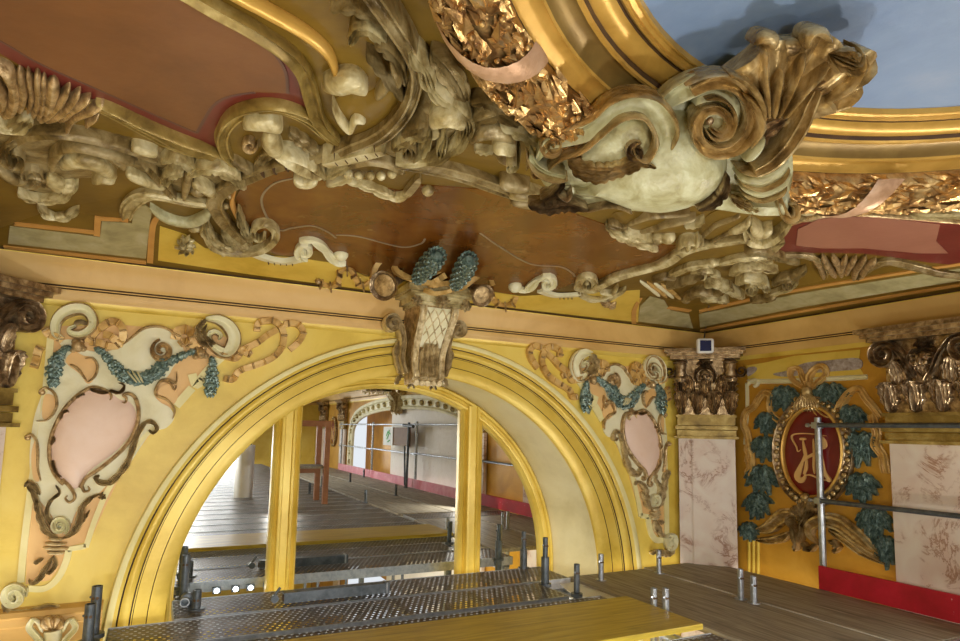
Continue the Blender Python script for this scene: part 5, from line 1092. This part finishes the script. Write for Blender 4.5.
part('spiral_eye', 'bronze', 'groove', spiral(634, 148, 9, -40, -1.4), [7, 7, 6, 4], .05, .85, v)
part('left_curl', 'shellgold', 'groove', spiral(552, 142, 11, 30, 1.4), [9, 9, 8, 5], .05, .87, v)
part('left_lip', 'green', 'groove', [(530, 152), (536, 164), (550, 172), (566, 174)], [6, 9, 10, 7], .04, .87); part('left_lip_edge', 'shellgold', 'round', [(526, 154), (534, 168), (550, 177), (568, 178)], 4, .05, .86)
part('frond', 'shellgold', 'leaf', [(568, 164), (590, 168), (612, 168), (636, 160), (656, 166)], [8, 16, 15, 11, 5], .05, .84, lobes=10); part('frond', 'shellgold', 'leaf', [(572, 172), (596, 176), (618, 170), (640, 166)], [6, 10, 9, 5], .05, .83, lobes=8)
part('lower_leaf', 'bronze', 'leaf', [(528, 204), (548, 206), (566, 203), (588, 208)], [8, 13, 13, 7], .05, .92, lobes=7); part('lower_leaf', 'bronze', 'leaf', [(540, 198), (554, 192), (562, 180), (556, 172)], [6, 8, 7, 4], .05, .91, lobes=4); part('lower_rib', 'bronze', 'round', [(586, 210), (604, 204), (620, 205), (632, 212)], 4, .04, .94)
part('tendril', 'shellgold', 'round', spiral(535, 170, 9, 180, 1.2), 3, .04, .92); part('tendril', 'bronze', 'round', [(556, 190), (566, 196), (572, 190)], 5, .05, .9)
# right volute and its arm
part('arm', 'green', 'groove', [(664, 100), (676, 92), (692, 84), (712, 78)], [14, 20, 22, 20], .04, .89, env='flat')
v = part('right_volute', 'shellgold', 'groove', [(690, 88), (708, 80), (728, 80), (744, 92), (750, 112), (744, 132), (728, 146), (710, 148), (697, 138), (694, 122), (701, 109), (714, 106), (724, 113), (725, 124), (717, 130), (709, 126)], [10, 13, 15, 16, 16, 15, 14, 13, 12, 11, 10, 9, 8, 7, 6, 4], .05, .86, env='flat')
part('volute_fill', 'green', 'plate', [(700, 92), (722, 88), (738, 100), (740, 120), (730, 136), (712, 140), (700, 128), (696, 108)], .02, .87, v)
for pts in ([(684, 84), (704, 74), (728, 73), (748, 86), (757, 108), (751, 132), (734, 150), (712, 154)], [(704, 98), (716, 96), (728, 104), (732, 118), (726, 132), (712, 136), (704, 128)]): part('gilt_edge', 'shellgold', 'round', pts, 4, .06, .85, v)
part('eye', 'bronze', 'ball', [(710, 121)], 8, 0, .83, v)
# fluted shell
mb = MB(); S = ST(.06)
rim = [(722, 66), (735, 56), (748, 46), (756, 36), (766, 32), (778, 34), (790, 34), (800, 28), (812, 26), (822, 32), (830, 40), (842, 42), (856, 42), (863, 52), (860, 64), (851, 72), (850, 82), (842, 90), (834, 98), (824, 100), (818, 92), (811, 88)]
shellfan(mb, (768, 128), rim, S, .09, 8, off=.02, curl=.03)
# thickness behind
mb2 = MB(); shellfan(mb2, (768, 128), rim, ST(.02), .05, 8, off=-.01)
mb.add(mb2.v, mb2.f); sh2 = mb.build('shell', M['shellgold'], r)
part('shell_lobe', 'shellgold', 'round', [(752, 44), (760, 36), (770, 38), (770, 50)], [8, 14, 14, 8], .05, .82, sh2); part('shell_lobe', 'shellgold', 'round', [(802, 48), (806, 32), (818, 30), (828, 42)], [7, 10, 10, 6], .06, .80, sh2)
part('shell_lobe', 'shellgold', 'round', [(776, 42), (790, 46), (802, 44)], [10, 18, 10], .04, .83, sh2); part('shell_lip', 'shellgold', 'leaf', [(826, 52), (840, 58), (852, 62), (860, 50)], [14, 26, 24, 10], .06, .81, sh2, lobes=2)
part('shell_lip', 'shellgold', 'round', [(854, 44), (858, 60), (850, 78), (838, 90), (822, 100)], [6, 9, 9, 9, 6], .06, .82, sh2); part('shell_hollow', 'bronze', 'leaf', [(812, 92), (826, 84), (840, 76), (846, 66)], [12, 18, 16, 8], .03, .84, sh2, lobes=3)
for pts in ([(762, 118), (756, 96), (742, 78), (728, 72)], [(766, 116), (762, 90), (760, 66), (762, 46)], [(770, 116), (772, 90), (778, 66)], [(774, 116), (784, 90), (794, 66), (800, 50)], [(780, 116), (796, 92), (812, 74), (824, 60)]): part('flute', 'shellgold', 'round', pts, [4, 6, 8, 9], .07, .82, sh2)
part('side_band', 'shellgold', 'cyma', [(812, 88), (806, 102), (798, 122), (784, 144), (768, 160), (752, 168)], [8, 12, 14, 14, 13, 9], .06, .84, env='flat')
part('throat', 'bronze', 'leaf', [(752, 152), (758, 138), (770, 126), (784, 120)], [10, 20, 20, 10], .03, .86, lobes=2); part('throat_lip', 'green', 'round', [(742, 158), (752, 148), (762, 134)], [7, 9, 5], .06, .84); part('inner_roll', 'shellgold', 'round', [(742, 92), (754, 104), (758, 124), (748, 146)], [6, 9, 9, 6], .06, .84)
# neck with bands
for pts, w, z in (([(738, 176), (756, 178), (774, 170), (786, 158)], [12, 16, 16, 12], .87), ([(740, 186), (758, 190), (778, 182), (788, 170)], [7, 10, 10, 7], .865)): part('neck_band', 'green', 'round', pts, w, .05, z)
for pts in ([(736, 168), (754, 170), (772, 162), (784, 150)], [(740, 182), (758, 185), (776, 177), (787, 165)], [(742, 193), (758, 196), (776, 190), (784, 182)]): part('neck_ring', 'shellgold', 'round', pts, 4, .06, .86)
part('neck_base', 'green', 'plate', [(734, 192), (760, 198), (782, 190), (790, 196), (786, 212), (762, 216), (742, 210), (732, 202)], .05, .92); part('side_curl', 'shellgold', 'groove', [(776, 188), (778, 202), (784, 214), (792, 212), (792, 202), (786, 202)], [6, 8, 8, 7, 5, 3], .05, .9)
part('ragged_leaf', 'bronze', 'leaf', [(726, 172), (722, 188), (712, 200), (696, 208)], [8, 12, 11, 6], .05, .9, lobes=6); part('ragged_leaf', 'shellgold', 'leaf', [(730, 196), (742, 202), (758, 208)], [8, 9, 5], .05, .91, lobes=4)

# ================================================================== KEYSTONE TROPHY
KX = 1.575
class Curve:
    """surface of a console: x across, y along its front profile from the top (metres)"""
    metric = True
    def __init__(s, x0, prof, w0, w1):
        s.x0 = x0; s.w = (w0, w1); q = crom(prof, n=60); s.q = q; s.L = [0]
        for a, b in zip(q, q[1:]): s.L.append(s.L[-1] + (b - a).length)
    def __call__(s, x, y):
        y = max(0, min(s.L[-1] - 1e-4, y)); i = 0
        while s.L[i + 1] < y: i += 1
        t = (y - s.L[i]) / max(1e-6, s.L[i + 1] - s.L[i]); p = s.q[i].lerp(s.q[i + 1], t); T = (s.q[min(i + 2, len(s.q) - 1)] - s.q[max(i - 1, 0)]).normalized()
        f = y / s.L[-1]; sc_ = 1 + (s.w[1] / s.w[0] - 1) * f
        N = Vector((0, T.y, T.x)) if False else Vector((0, T.y * 1.0, -T.x * 1.0)); N = Vector((0, -abs(T.y) if True else 0, -T.x * (1 if T.y < 0 else -1)))
        return Vector((s.x0 + x * sc_, WY - p.x, p.y)), N.normalized()
def keystone():
    r = thing('keystone_console', 'lattice-fronted keystone console under the trumpets and green leaf bundles at the arch top', 'console', (KX, WY, .3))
    prof = [(.30, .80), (.30, .74), (.26, .66), (.19, .56), (.145, .48), (.135, .42), (.15, .37), (.14, .32), (.09, .295), (.03, .30)]
    K = Curve(KX, prof, .27, .20); Lk = K.L[-1]
    mb = MB(); q = crom(prof, n=30); vs = []
    for i, p in enumerate(q):
        f = i / 30; w = .135 + (.10 - .135) * f
        vs += [(KX - w, WY, p.y), (KX - w, WY - p.x, p.y), (KX + w, WY - p.x, p.y), (KX + w, WY, p.y)]
    mb.add(vs, [(i * 4 + j, i * 4 + j + 1, (i + 1) * 4 + j + 1, (i + 1) * 4 + j) for i in range(30) for j in range(3)] + [(0, 1, 2, 3), (120, 121, 122, 123)]); mb.build('body', M['gilt'], r)
    for sg in (-1, 1):
        mb = MB(); sweep(mb, [(sg * .112, .01), (sg * .112, .15), (sg * .112, .3), (sg * .112, .45), (sg * .105, Lk - .02)], [.05, .05, .045, .045, .05], .03, K, 'groove', 0, 'flat'); mb.build('side_rail', M['lgilt'], r)
    mb = MB(); w = .085
    plate(mb, [(-w, .02), (w, .02), (w, .30), (-w, .30)], K, .006, 0, .03, smooth=False); la = mb.build('lattice_panel', M['cream'], r)
    mb = MB()
    for i in range(-3, 5):
        for sg in (-1, 1):
            a = []
            for j in range(9):
                y = .03 + .25 * j / 8; x = sg * (-w + (i * .058) + .14 * j / 8)
                if abs(x) <= w: a.append((x, y))
            if len(a) > 2: sweep(mb, a, .008, .008, K, 'round', .006, 'flat', step=.02)
    mb.build('lattice', M['lgilt'], la)
    for x, w2 in ((-.045, .07), (.045, .07), (0, .085)):
        mb = MB(); sweep(mb, [(x * 1.4, Lk - .05), (x * 1.2, Lk - .12), (x, .36), (x * .8, .29)], [w2 * .5, w2 * .75, w2 * .85, w2 * .6], .055, K, 'leaf', .006, 'both', lobes=5); mb.build('acanthus_leaf', M['lgilt'], r)
    mb = MB()
    for k in range(5): mb.cyl((KX - .08 + .04 * k, WY - .12, .315), (KX - .08 + .04 * k, WY - .16, .30), .02, 10)
    mb.build('roll', M['lgilt'], r)
    Kl = Loc((KX, WY - .03, 0), (1, 0, 0), (0, -1, 0))
    for sg in (-1, 1):
        mb = MB(); sweep(mb, [(sg * x, y) for x, y in [(.14, .36), (.17, .46), (.16, .56), (.18, .66), (.22, .72)] + spiral(.235, .685, .045, 100, -1.5)], [.03, .05, .05, .045, .04, .03, .02], .10, Kl, 'groove', 0, 'flat'); mb.build('side_scroll', M['lgilt'], r)
        mb = MB(); sweep(mb, [(sg * .15, .60), (sg * .19, .52), (sg * .17, .42), (sg * .15, .36)], .06, .07, Kl, 'leaf', 0, 'both', lobes=4); mb.build('side_leaf', M['lgilt'], r)
        mb = MB(); sweep(mb, [(sg * .14, .36), (sg * .17, .33), (sg * .18, .29)], .04, .05, Kl, 'leaf', 0, 'both', lobes=3); mb.build('side_leaf', M['lgilt'], r)
    # the block over it
    mb = MB()
    for z0, z1, w, d in ((.79, .81, .30, .32), (.81, .85, .36, .34), (.85, .862, .44, .37), (.862, .90, .48, .40), (.90, .915, .45, .38)): mb.box((KX, WY - d / 2, (z0 + z1) / 2), (w, d, z1 - z0))
    mb.build('cap_block', M['stone'], r, smooth=False)
    Kf = Loc((KX, WY - .345, 0), (1, 0, 0), (0, -1, 0)); 
    for u_, v_, r_ in ((0, .815, .055), (-.17, .80, .04), (.17, .80, .04)): mb = MB(); leafspray(mb, (u_, v_), r_, Kf, .04, 7); mb.build('rosette', M['lgilt'], r)
    return r
key1 = keystone()
Y7 = WY - .34
def KP(x, y, Yp=None): P = S1Y(Yp or Y7)(x, y)[0]; return P
def trumpet(a, b, R, lab):
    a = KP(*a, Yp=3.50); b = KP(*b, Yp=3.72); d = (b - a).normalized(); r = thing('trumpet', lab, 'trumpet', b)
    mb = MB(); mb.lathe([(R * .72, .03), (R * .93, .004), (R, 0), (R * 1.0, .010), (R * .82, .03), (R * .6, .07), (R * .5, .10), (R * .56, .11), (R * .5, .12), (R * .36, .16), (R * .28, .22), (.012, .3)], a, d, 28)
    o = mb.build('bell', M['bronze'], r); mb = MB(); mb.lathe([(R * .05, .012), (R * .55, .012), (R * .75, .018), (R * .2, .022)], a, d, 24); mb.build('mouth_disc', M['gilt'], r)
    mb = MB(); mb.cyl(a + d * .28, a + d * .5, .014, 12); mb.build('pipe', M['bronze'], r); return r
trumpet((383, 286), (404, 279), .088, 'dark brass trumpet bell facing the viewer at the left of the keystone')
trumpet((483, 296), (466, 283), .075, 'dark brass trumpet bell at the right of the keystone')
for a, b, lab in (((389, 252), (424, 272), 'thin dark staff slanting behind the ribbon left of the green leaf bundles'), ((452, 264), (485, 262), 'thin dark staff behind the right green leaf bundle')):
    mb = MB(); p, q = KP(*a, Yp=3.62), KP(*b, Yp=3.66); mb.cyl(p, q, .014, 10); mb.ball(p, .022, 10); mb.ball(q, .02, 10)
    for t in (.2, .8): c = p.lerp(q, t); mb.ball(c, .019, 8)
    tag(mb.build('staff', M['bronze']), lab, 'staff')
for pts, lab in (([(417, 280), (422, 273), (428, 266), (434, 259), (438, 255)], 'left plump green leaf bundle standing on the keystone'), ([(455, 286), (459, 279), (463, 272), (467, 264), (469, 259)], 'right plump green leaf bundle standing on the keystone')):
    S = SCl(.085); mb = MB(); q = crom(pts, n=10); prev = []
    R = [.025, .036, .044, .05, .054, .056, .056, .054, .05, .042, .022]
    P3 = [S(p[0], p[1])[0] for p in q]; n = 20; vs = []
    d = (P3[-1] - P3[0]).normalized(); u = Vector((0, 0, -1)); u = (u - d * u.dot(d)).normalized(); w = d.cross(u)
    for i, P in enumerate(P3):
        for j in range(n): a = 2 * PI * j / n; vs.append(P + (u * math.cos(a) + w * math.sin(a)) * R[i] * .9)
    mb.add(vs, [(i * n + j, i * n + (j + 1) % n, (i + 1) * n + (j + 1) % n, (i + 1) * n + j) for i in range(10) for j in range(n)] + [tuple(range(n)), tuple(range(10 * n, 11 * n))])
    for i in range(0, 10):
        for j in range(13):
            a = 2 * PI * (j + .5 * (i % 2)) / 13; o_ = u * math.cos(a) + w * math.sin(a); P = P3[i] + o_ * R[i] * .88; L = .035; sd = d.cross(o_) * .013
            mb.add([P, P + d * L * .5 + sd + o_ * .008, P + d * L + o_ * .012, P + d * L * .5 - sd + o_ * .008, P + d * L * .4 + o_ * .02], [(0, 1, 4), (1, 2, 4), (2, 3, 4), (3, 0, 4)])
    tag(mb.build('leaf_bundle', M['teal'], smooth=False), lab, 'leaf bundle')
r = thing('ribbon_bow', 'gilt ribbon tying the trumpets and leaf bundles together over the keystone', 'ribbon', KP(430, 285))
S = S1Y(3.58)
for pts, w in (([(372, 280), (376, 266), (385, 259), (392, 262), (396, 272), (408, 278), (420, 282), (432, 284)], 5), ([(428, 286), (436, 281), (444, 276)], 6), ([(432, 286), (448, 284), (460, 289), (470, 282), (478, 276), (488, 277), (491, 286)], 5), ([(436, 272), (444, 268), (450, 266)], 6), ([(424, 290), (436, 294), (450, 291)], 4)):
    mb = MB(); sweep(mb, pts, w, [.01, .03, .01, .035, .01, .03], S, 'flat', 0, 'flat', thick=.01); mb.build('ribbon_loop', M['ribbon'], r)
for pts, lab in (([(318, 279), (328, 284), (338, 280), (340, 270), (350, 268), (356, 276), (362, 284), (370, 280)], 'small twisted gilt ribbon end on the cove left of the trumpets'), ([(490, 288), (494, 298), (503, 304), (512, 301), (516, 296)], 'small twisted gilt ribbon end on the cove right of the trumpets')):
    mb = MB(); sweep(mb, pts, 5, [.01, .03, .012, .032, .01], SC, 'flat', .002, 'flat')
    q = crom(pts, 4)
    for i in range(1, len(q) - 1, 2): t = (q[i + 1] - q[i - 1]).normalized(); sweep(mb, [(q[i].x - t.y * 2.8, q[i].y + t.x * 2.8), (q[i].x, q[i].y), (q[i].x + t.y * 2.8, q[i].y - t.x * 2.8)], 1.8, .014, SC, 'round', .03, 'flat', mi=1)
    P, N = SC(*pts[0]); mb.ball(P + N * .015, .02, 10, mi=1); tag(mb.build('ribbon_streamer', [M['ribbon'], M['bronze']]), lab, 'ribbon')

# ================================================================== MEDALLION OF THE RIGHT WALL
def w2(L): return [(735 + x / 5.576, 355 + y / 5.576) for x, y in L]
def w2b(L): return [(735 + x / 4.93, 460 + y / 4.93) for x, y in L]
r = thing('wall_frame', 'cream moulding and peeling grey patches above the red oval medallion', 'wall panel', S2(810, 375)[0])
mb = MB(); plate(mb, w2([(60, 60), (180, 40), (330, 5), (700, -30), (690, 60), (720, 110), (75, 150)]), S2, .003, 0, 12, smooth=False); mb.build('upper_band', M['wall'], r, smooth=False)
mb = MB(); sweep(mb, w2([(75, 148), (300, 145), (500, 135), (740, 122)]), 5, .02, S2, 'cyma', 0, 'flat'); mb.build('cream_moulding', M['cream'], r)
for pts in ([(215, 105), (300, 85), (390, 45), (520, 30), (690, 18), (700, 75), (560, 90), (400, 105), (330, 118), (260, 120)], [(70, 75), (110, 65), (125, 80), (95, 110), (72, 115)]):
    mb = MB(); plate(mb, w2(pts), S2, .006, 0, 6); mb.build('peeling_patch', M['plaster'], r, smooth=False)
mb = MB(); sweep(mb, w2([(70, 155), (72, 300), (60, 500)]), 4, .015, S2, 'cyma', 0, 'flat'); sweep(mb, w2([(78, 165), (95, 145), (125, 140), (135, 160), (115, 175)]), 4, .03, S2, 'round', 0, 'flat'); mb.build('side_strip', M['cream'], r)
for k in range(3):
    mb = MB(); sweep(mb, [(750 + 4.5 * k, 540), (750 + 4.5 * k, 556), (750 + 4.5 * k, 580)], 3.6, .02, S2, 'round', 0, 'flat'); mb.build('yellow_strip', M['trim'], r)
r = med = thing('oval_medallion', 'oval medallion with deep red field, gold monogram and beaded gilt frame, behind the guardrail post', 'medallion', S2(816, 452)[0])
oc, ox, oy = (816.5, 452), 28.5, 43
ov = lambda k: [(oc[0] + (ox + k) * math.cos(2 * PI * i / 32), oc[1] + (oy + k * 1.05) * math.sin(2 * PI * i / 32)) for i in range(33)]
mb = MB(); plate(mb, ov(1)[:-1], S2, .03, .02, 6); mb.build('red_field', M['red'], r)
mb = MB(); sweep(mb, ov(1.5), 3.4, .035, S2, 'round', .03, 'flat'); mb.build('inner_fillet', M['gold'], r)
mb = MB(); sweep(mb, ov(7.5), 10, .055, S2, 'groove', .0, 'flat'); fr = mb.build('frame', M['bronze'], r)
for i in range(40):
    a = 2 * PI * i / 40; P, N = S2(oc[0] + (ox + 7.5) * math.cos(a), oc[1] + (oy + 8) * math.sin(a)); mb = MB(); mb.ball(P + N * .045, .019, 8); mb.build('bead', M['shellgold'], fr)
mb = MB(); m_ = lambda L: [(780 + x / 5.83, 400 + y / 5.83) for x, y in L]
for pts, w in (([(150, 288), (132, 300), (122, 270), (96, 222), (108, 202), (160, 196), (230, 200), (300, 210)], 1.2), ([(140, 228), (182, 228)], 2.5), ([(162, 232), (168, 270), (176, 310), (182, 350), (184, 400), (168, 430), (172, 400), (178, 350)], [3, 4, 3, 2, 1.4, 1.2]), ([(178, 300), (160, 360), (140, 410), (128, 445), (150, 468), (172, 450), (176, 425)], [2, 4, 6, 6, 4, 2.5]),
               ([(150, 375), (180, 340), (220, 318), (262, 292), (290, 262)], [2, 2.5, 3, 3, 4]), ([(272, 212), (285, 240), (288, 268), (272, 285)], [2, 4, 5, 3]), ([(222, 225), (228, 300), (226, 380), (230, 430)], 2.5), ([(264, 285), (270, 350), (285, 420), (318, 470), (290, 462)], [4, 4, 4, 3, 2]), ([(172, 440), (200, 436), (232, 446), (262, 462), (300, 468)], 1.6)):
    sweep(mb, m_(pts), w, .006, S2, 'flat', .052, 'both', step=1.2)
mb.build('monogram', M['peach'], r)
MEDT = []
MEDT.append(tag(None or thing('ribbon_bow', 'tall looped gilt ribbon bow above the red oval medallion', 'ribbon', S2(812, 388)[0]), 'tall looped gilt ribbon bow above the red oval medallion', 'ribbon'))
rb = MEDT[0]
for pts, w in ((w2([(405, 190), (360, 160), (318, 120), (330, 80), (365, 78), (390, 130), (408, 185)]), 5), (w2([(425, 185), (430, 120), (460, 70), (510, 68), (515, 110), (480, 150), (440, 185)]), 6), (w2([(412, 190), (415, 150), (430, 130)]), 4),
               (w2([(400, 200), (385, 250), (350, 300), (320, 350), (260, 365), (215, 330), (205, 280), (215, 230), (180, 210), (145, 240), (110, 290), (70, 320), (60, 380), (80, 440), (90, 520), (75, 600)]), 7), (w2([(430, 200), (450, 260), (480, 320), (530, 355), (570, 340), (610, 270), (650, 205), (700, 190), (740, 240), (790, 300), (820, 350)]), 7), (w2([(350, 230), (345, 290), (350, 330)]), 6), (w2([(770, 330), (800, 420), (800, 500), (840, 580), (850, 660)]), 9), (w2([(85, 500), (100, 600), (85, 680)]), 10)):
    mb = MB(); sweep(mb, pts, w, [.03, .06, .035, .065, .03, .055, .03], S2, 'cyma', 0, 'flat', thick=0); mb.build('ribbon_loop', M['ribbon'], rb)
mb = MB(); P, N = S2(811, 392); mb.ball(P + N * .05, .04, 12)
for k in range(9): sweep(mb, [(811, 392), (801 + 2.5 * k, 402), (799 + 3 * k, 412)], 3.4, .05, S2, 'round', .02, 'both')
mb.build('knot', M['shellgold'], rb)
def husk(pts, labels):
    for (c, rx, ry), lab in zip(pts, labels):
        rx *= 1.3; ry *= 1.25
        mb = MB(); rnd = random.Random(int(c[1] * 7)); top = (c[0], c[1] - ry * .75)
        for lay, (n_, sp, ln, lf) in enumerate(((7, 2.5, 1.75, .0), (6, 2.0, 1.35, .015), (4, 1.3, .95, .03))):
            for j in range(n_):
                a = PI / 2 + sp * ((j + .5) / n_ - .5) + rnd.uniform(-.1, .1); L = ry * ln * (1 - .25 * abs((j + .5) / n_ - .5) * 2) * rnd.uniform(.9, 1.1)
                dx, dy = math.cos(a) * L * rx / ry, math.sin(a) * L
                sweep(mb, [top, (top[0] + dx * .5, top[1] + dy * .45), (top[0] + dx * (1.0), top[1] + dy)], rx * .8, .035, S2, 'leaf', lf, 'leaf', lobes=3.5, lift=.02, step=1.8, thick=lf)
        tag(mb.build('leaf_cluster', M['teal']), lab, 'leaf ornament')
husk([((786, 401), 11, 13), ((831, 399), 13, 13), ((768, 424), 8, 11), ((765, 449), 10, 11), ((764, 480), 11, 13), ((759, 506), 9, 13), ((751, 532), 7, 9)],
     ['upper left green leaf cluster tucked under the bow of the red oval medallion', 'upper right green leaf cluster tucked under the bow of the red oval medallion'] + ['green leaf cluster left of the red oval, %s of its chain' % a for a in ('topmost', 'second from the top', 'third from the top', 'fourth from the top', 'lowest')])
husk([((852, 420), 11, 13), ((861, 449), 13, 15), ((863, 488), 12, 13), ((876, 524), 12, 16), ((888, 550), 8, 14)], ['green leaf cluster right of the red oval, %s of its chain' % a for a in ('topmost', 'second from the top', 'third from the top', 'fourth from the top', 'lowest')])
r = thing('scroll_bracket', 'gilt acanthus and sweeping scroll arms below the red oval medallion', 'scroll ornament', S2(810, 530)[0])
for pts, w, nm in ((w2b([(115, 345), (180, 330), (240, 280), (300, 270), (330, 300)]), [10, 14, 15, 12, 8], 'scroll_arm'), (w2b([(110, 390), (180, 395), (250, 380), (290, 350)]), [4, 8, 9, 6], 'scroll_arm'), (w2b([(430, 420), (385, 370), (390, 320), (440, 295), (530, 310), (610, 370), (680, 430), (740, 480)]), [6, 9, 11, 14, 17, 17, 15, 10], 'scroll_arm'), (w2b([(470, 340), (560, 390), (640, 450), (760, 515)]), [8, 9, 8, 5], 'scroll_arm')):
    mb = MB(); sweep(mb, pts, w, .07, S2, 'cyma', .0, 'both'); mb.build(nm, M['shellgold'], r)
for pts, w in ((w2b([(375, 180), (385, 220), (370, 280), (350, 340), (345, 400)]), [9, 10, 9, 8, 5]), (w2b([(340, 190), (355, 240), (355, 300)]), [8, 9, 6]), (w2b([(290, 230), (310, 270), (290, 300), (320, 360), (320, 430), (300, 440)]), [6, 8, 7, 9, 8, 5]), (w2b([(400, 180), (395, 230), (400, 270)]), 8), (w2b([(350, 400), (385, 440), (420, 410)]), [6, 7, 5]), (w2b([(500, 460), (525, 430), (505, 400), (475, 405)]), [5, 7, 6, 4]), (w2b([(300, 230), (330, 240), (340, 270)]), 5)):
    mb = MB(); sweep(mb, pts, w, .09, S2, 'leaf', 0, 'both', lobes=4); mb.build('acanthus_leaf', M['shellgold'], r)
mb = MB(); P, N = S2(811, 497); mb.ball(P + N * .06, .035, 12); mb.build('boss', M['shellgold'], r)

# ---- what the mirror shows of the right wall further back
mb = MB(); q = [Vector((WX, y, z)) for y, z in op]; n = len(q); path = []
for i in range(n):
    t = (q[min(i + 1, n - 1)] - q[max(i - 1, 0)]).normalized(); path.append((q[i], Vector((0, -t.z, t.y)) * -1, (-1, 0, 0)))
extr(mb, path, [(-.02, 0), (-.02, .05), (.02, .07), (.05, .04), (.16, .05), (.18, .08), (.24, .08), (.26, 0)])
r = tag(mb.build('egg_arch', M['cream']), 'pale egg-and-dart arch round the opening of the right wall, seen in the mirror', 'arch')
mb = MB()
for i in range(1, n):
    m = max(1, int((q[i] - q[i - 1]).length / .22))
    for j in range(m): p = q[i - 1].lerp(q[i], j / m) + path[i][1] * .105; mb.ball(p + Vector((-.055, 0, 0)), .055, 8)
mb.build('eggs', M['stone'], r)
k2 = copytree(key1, (WX, -2.85, .3), 'keystone console of the right wall, seen in the mirror above the pale egg arch'); k2.rotation_euler = (0, 0, -PI / 2)
for o in [o for o in col.objects if o.parent is None and o.name.startswith('leaf_bundle')][:2]:
    c = o.copy(); col.objects.link(c); c.rotation_euler = (0, 0, -PI / 2); c.location = (WX - 4.0, -2.85 + KX, 0)
    c['label'] = ('left' if 'left' in o['label'] else 'right') + ' green leaf bundle on the far keystone, seen in the mirror'
copytree(med, (WX, med.location.y - 10.9, med.location.z), 'far red oval medallion seen small in the mirror')
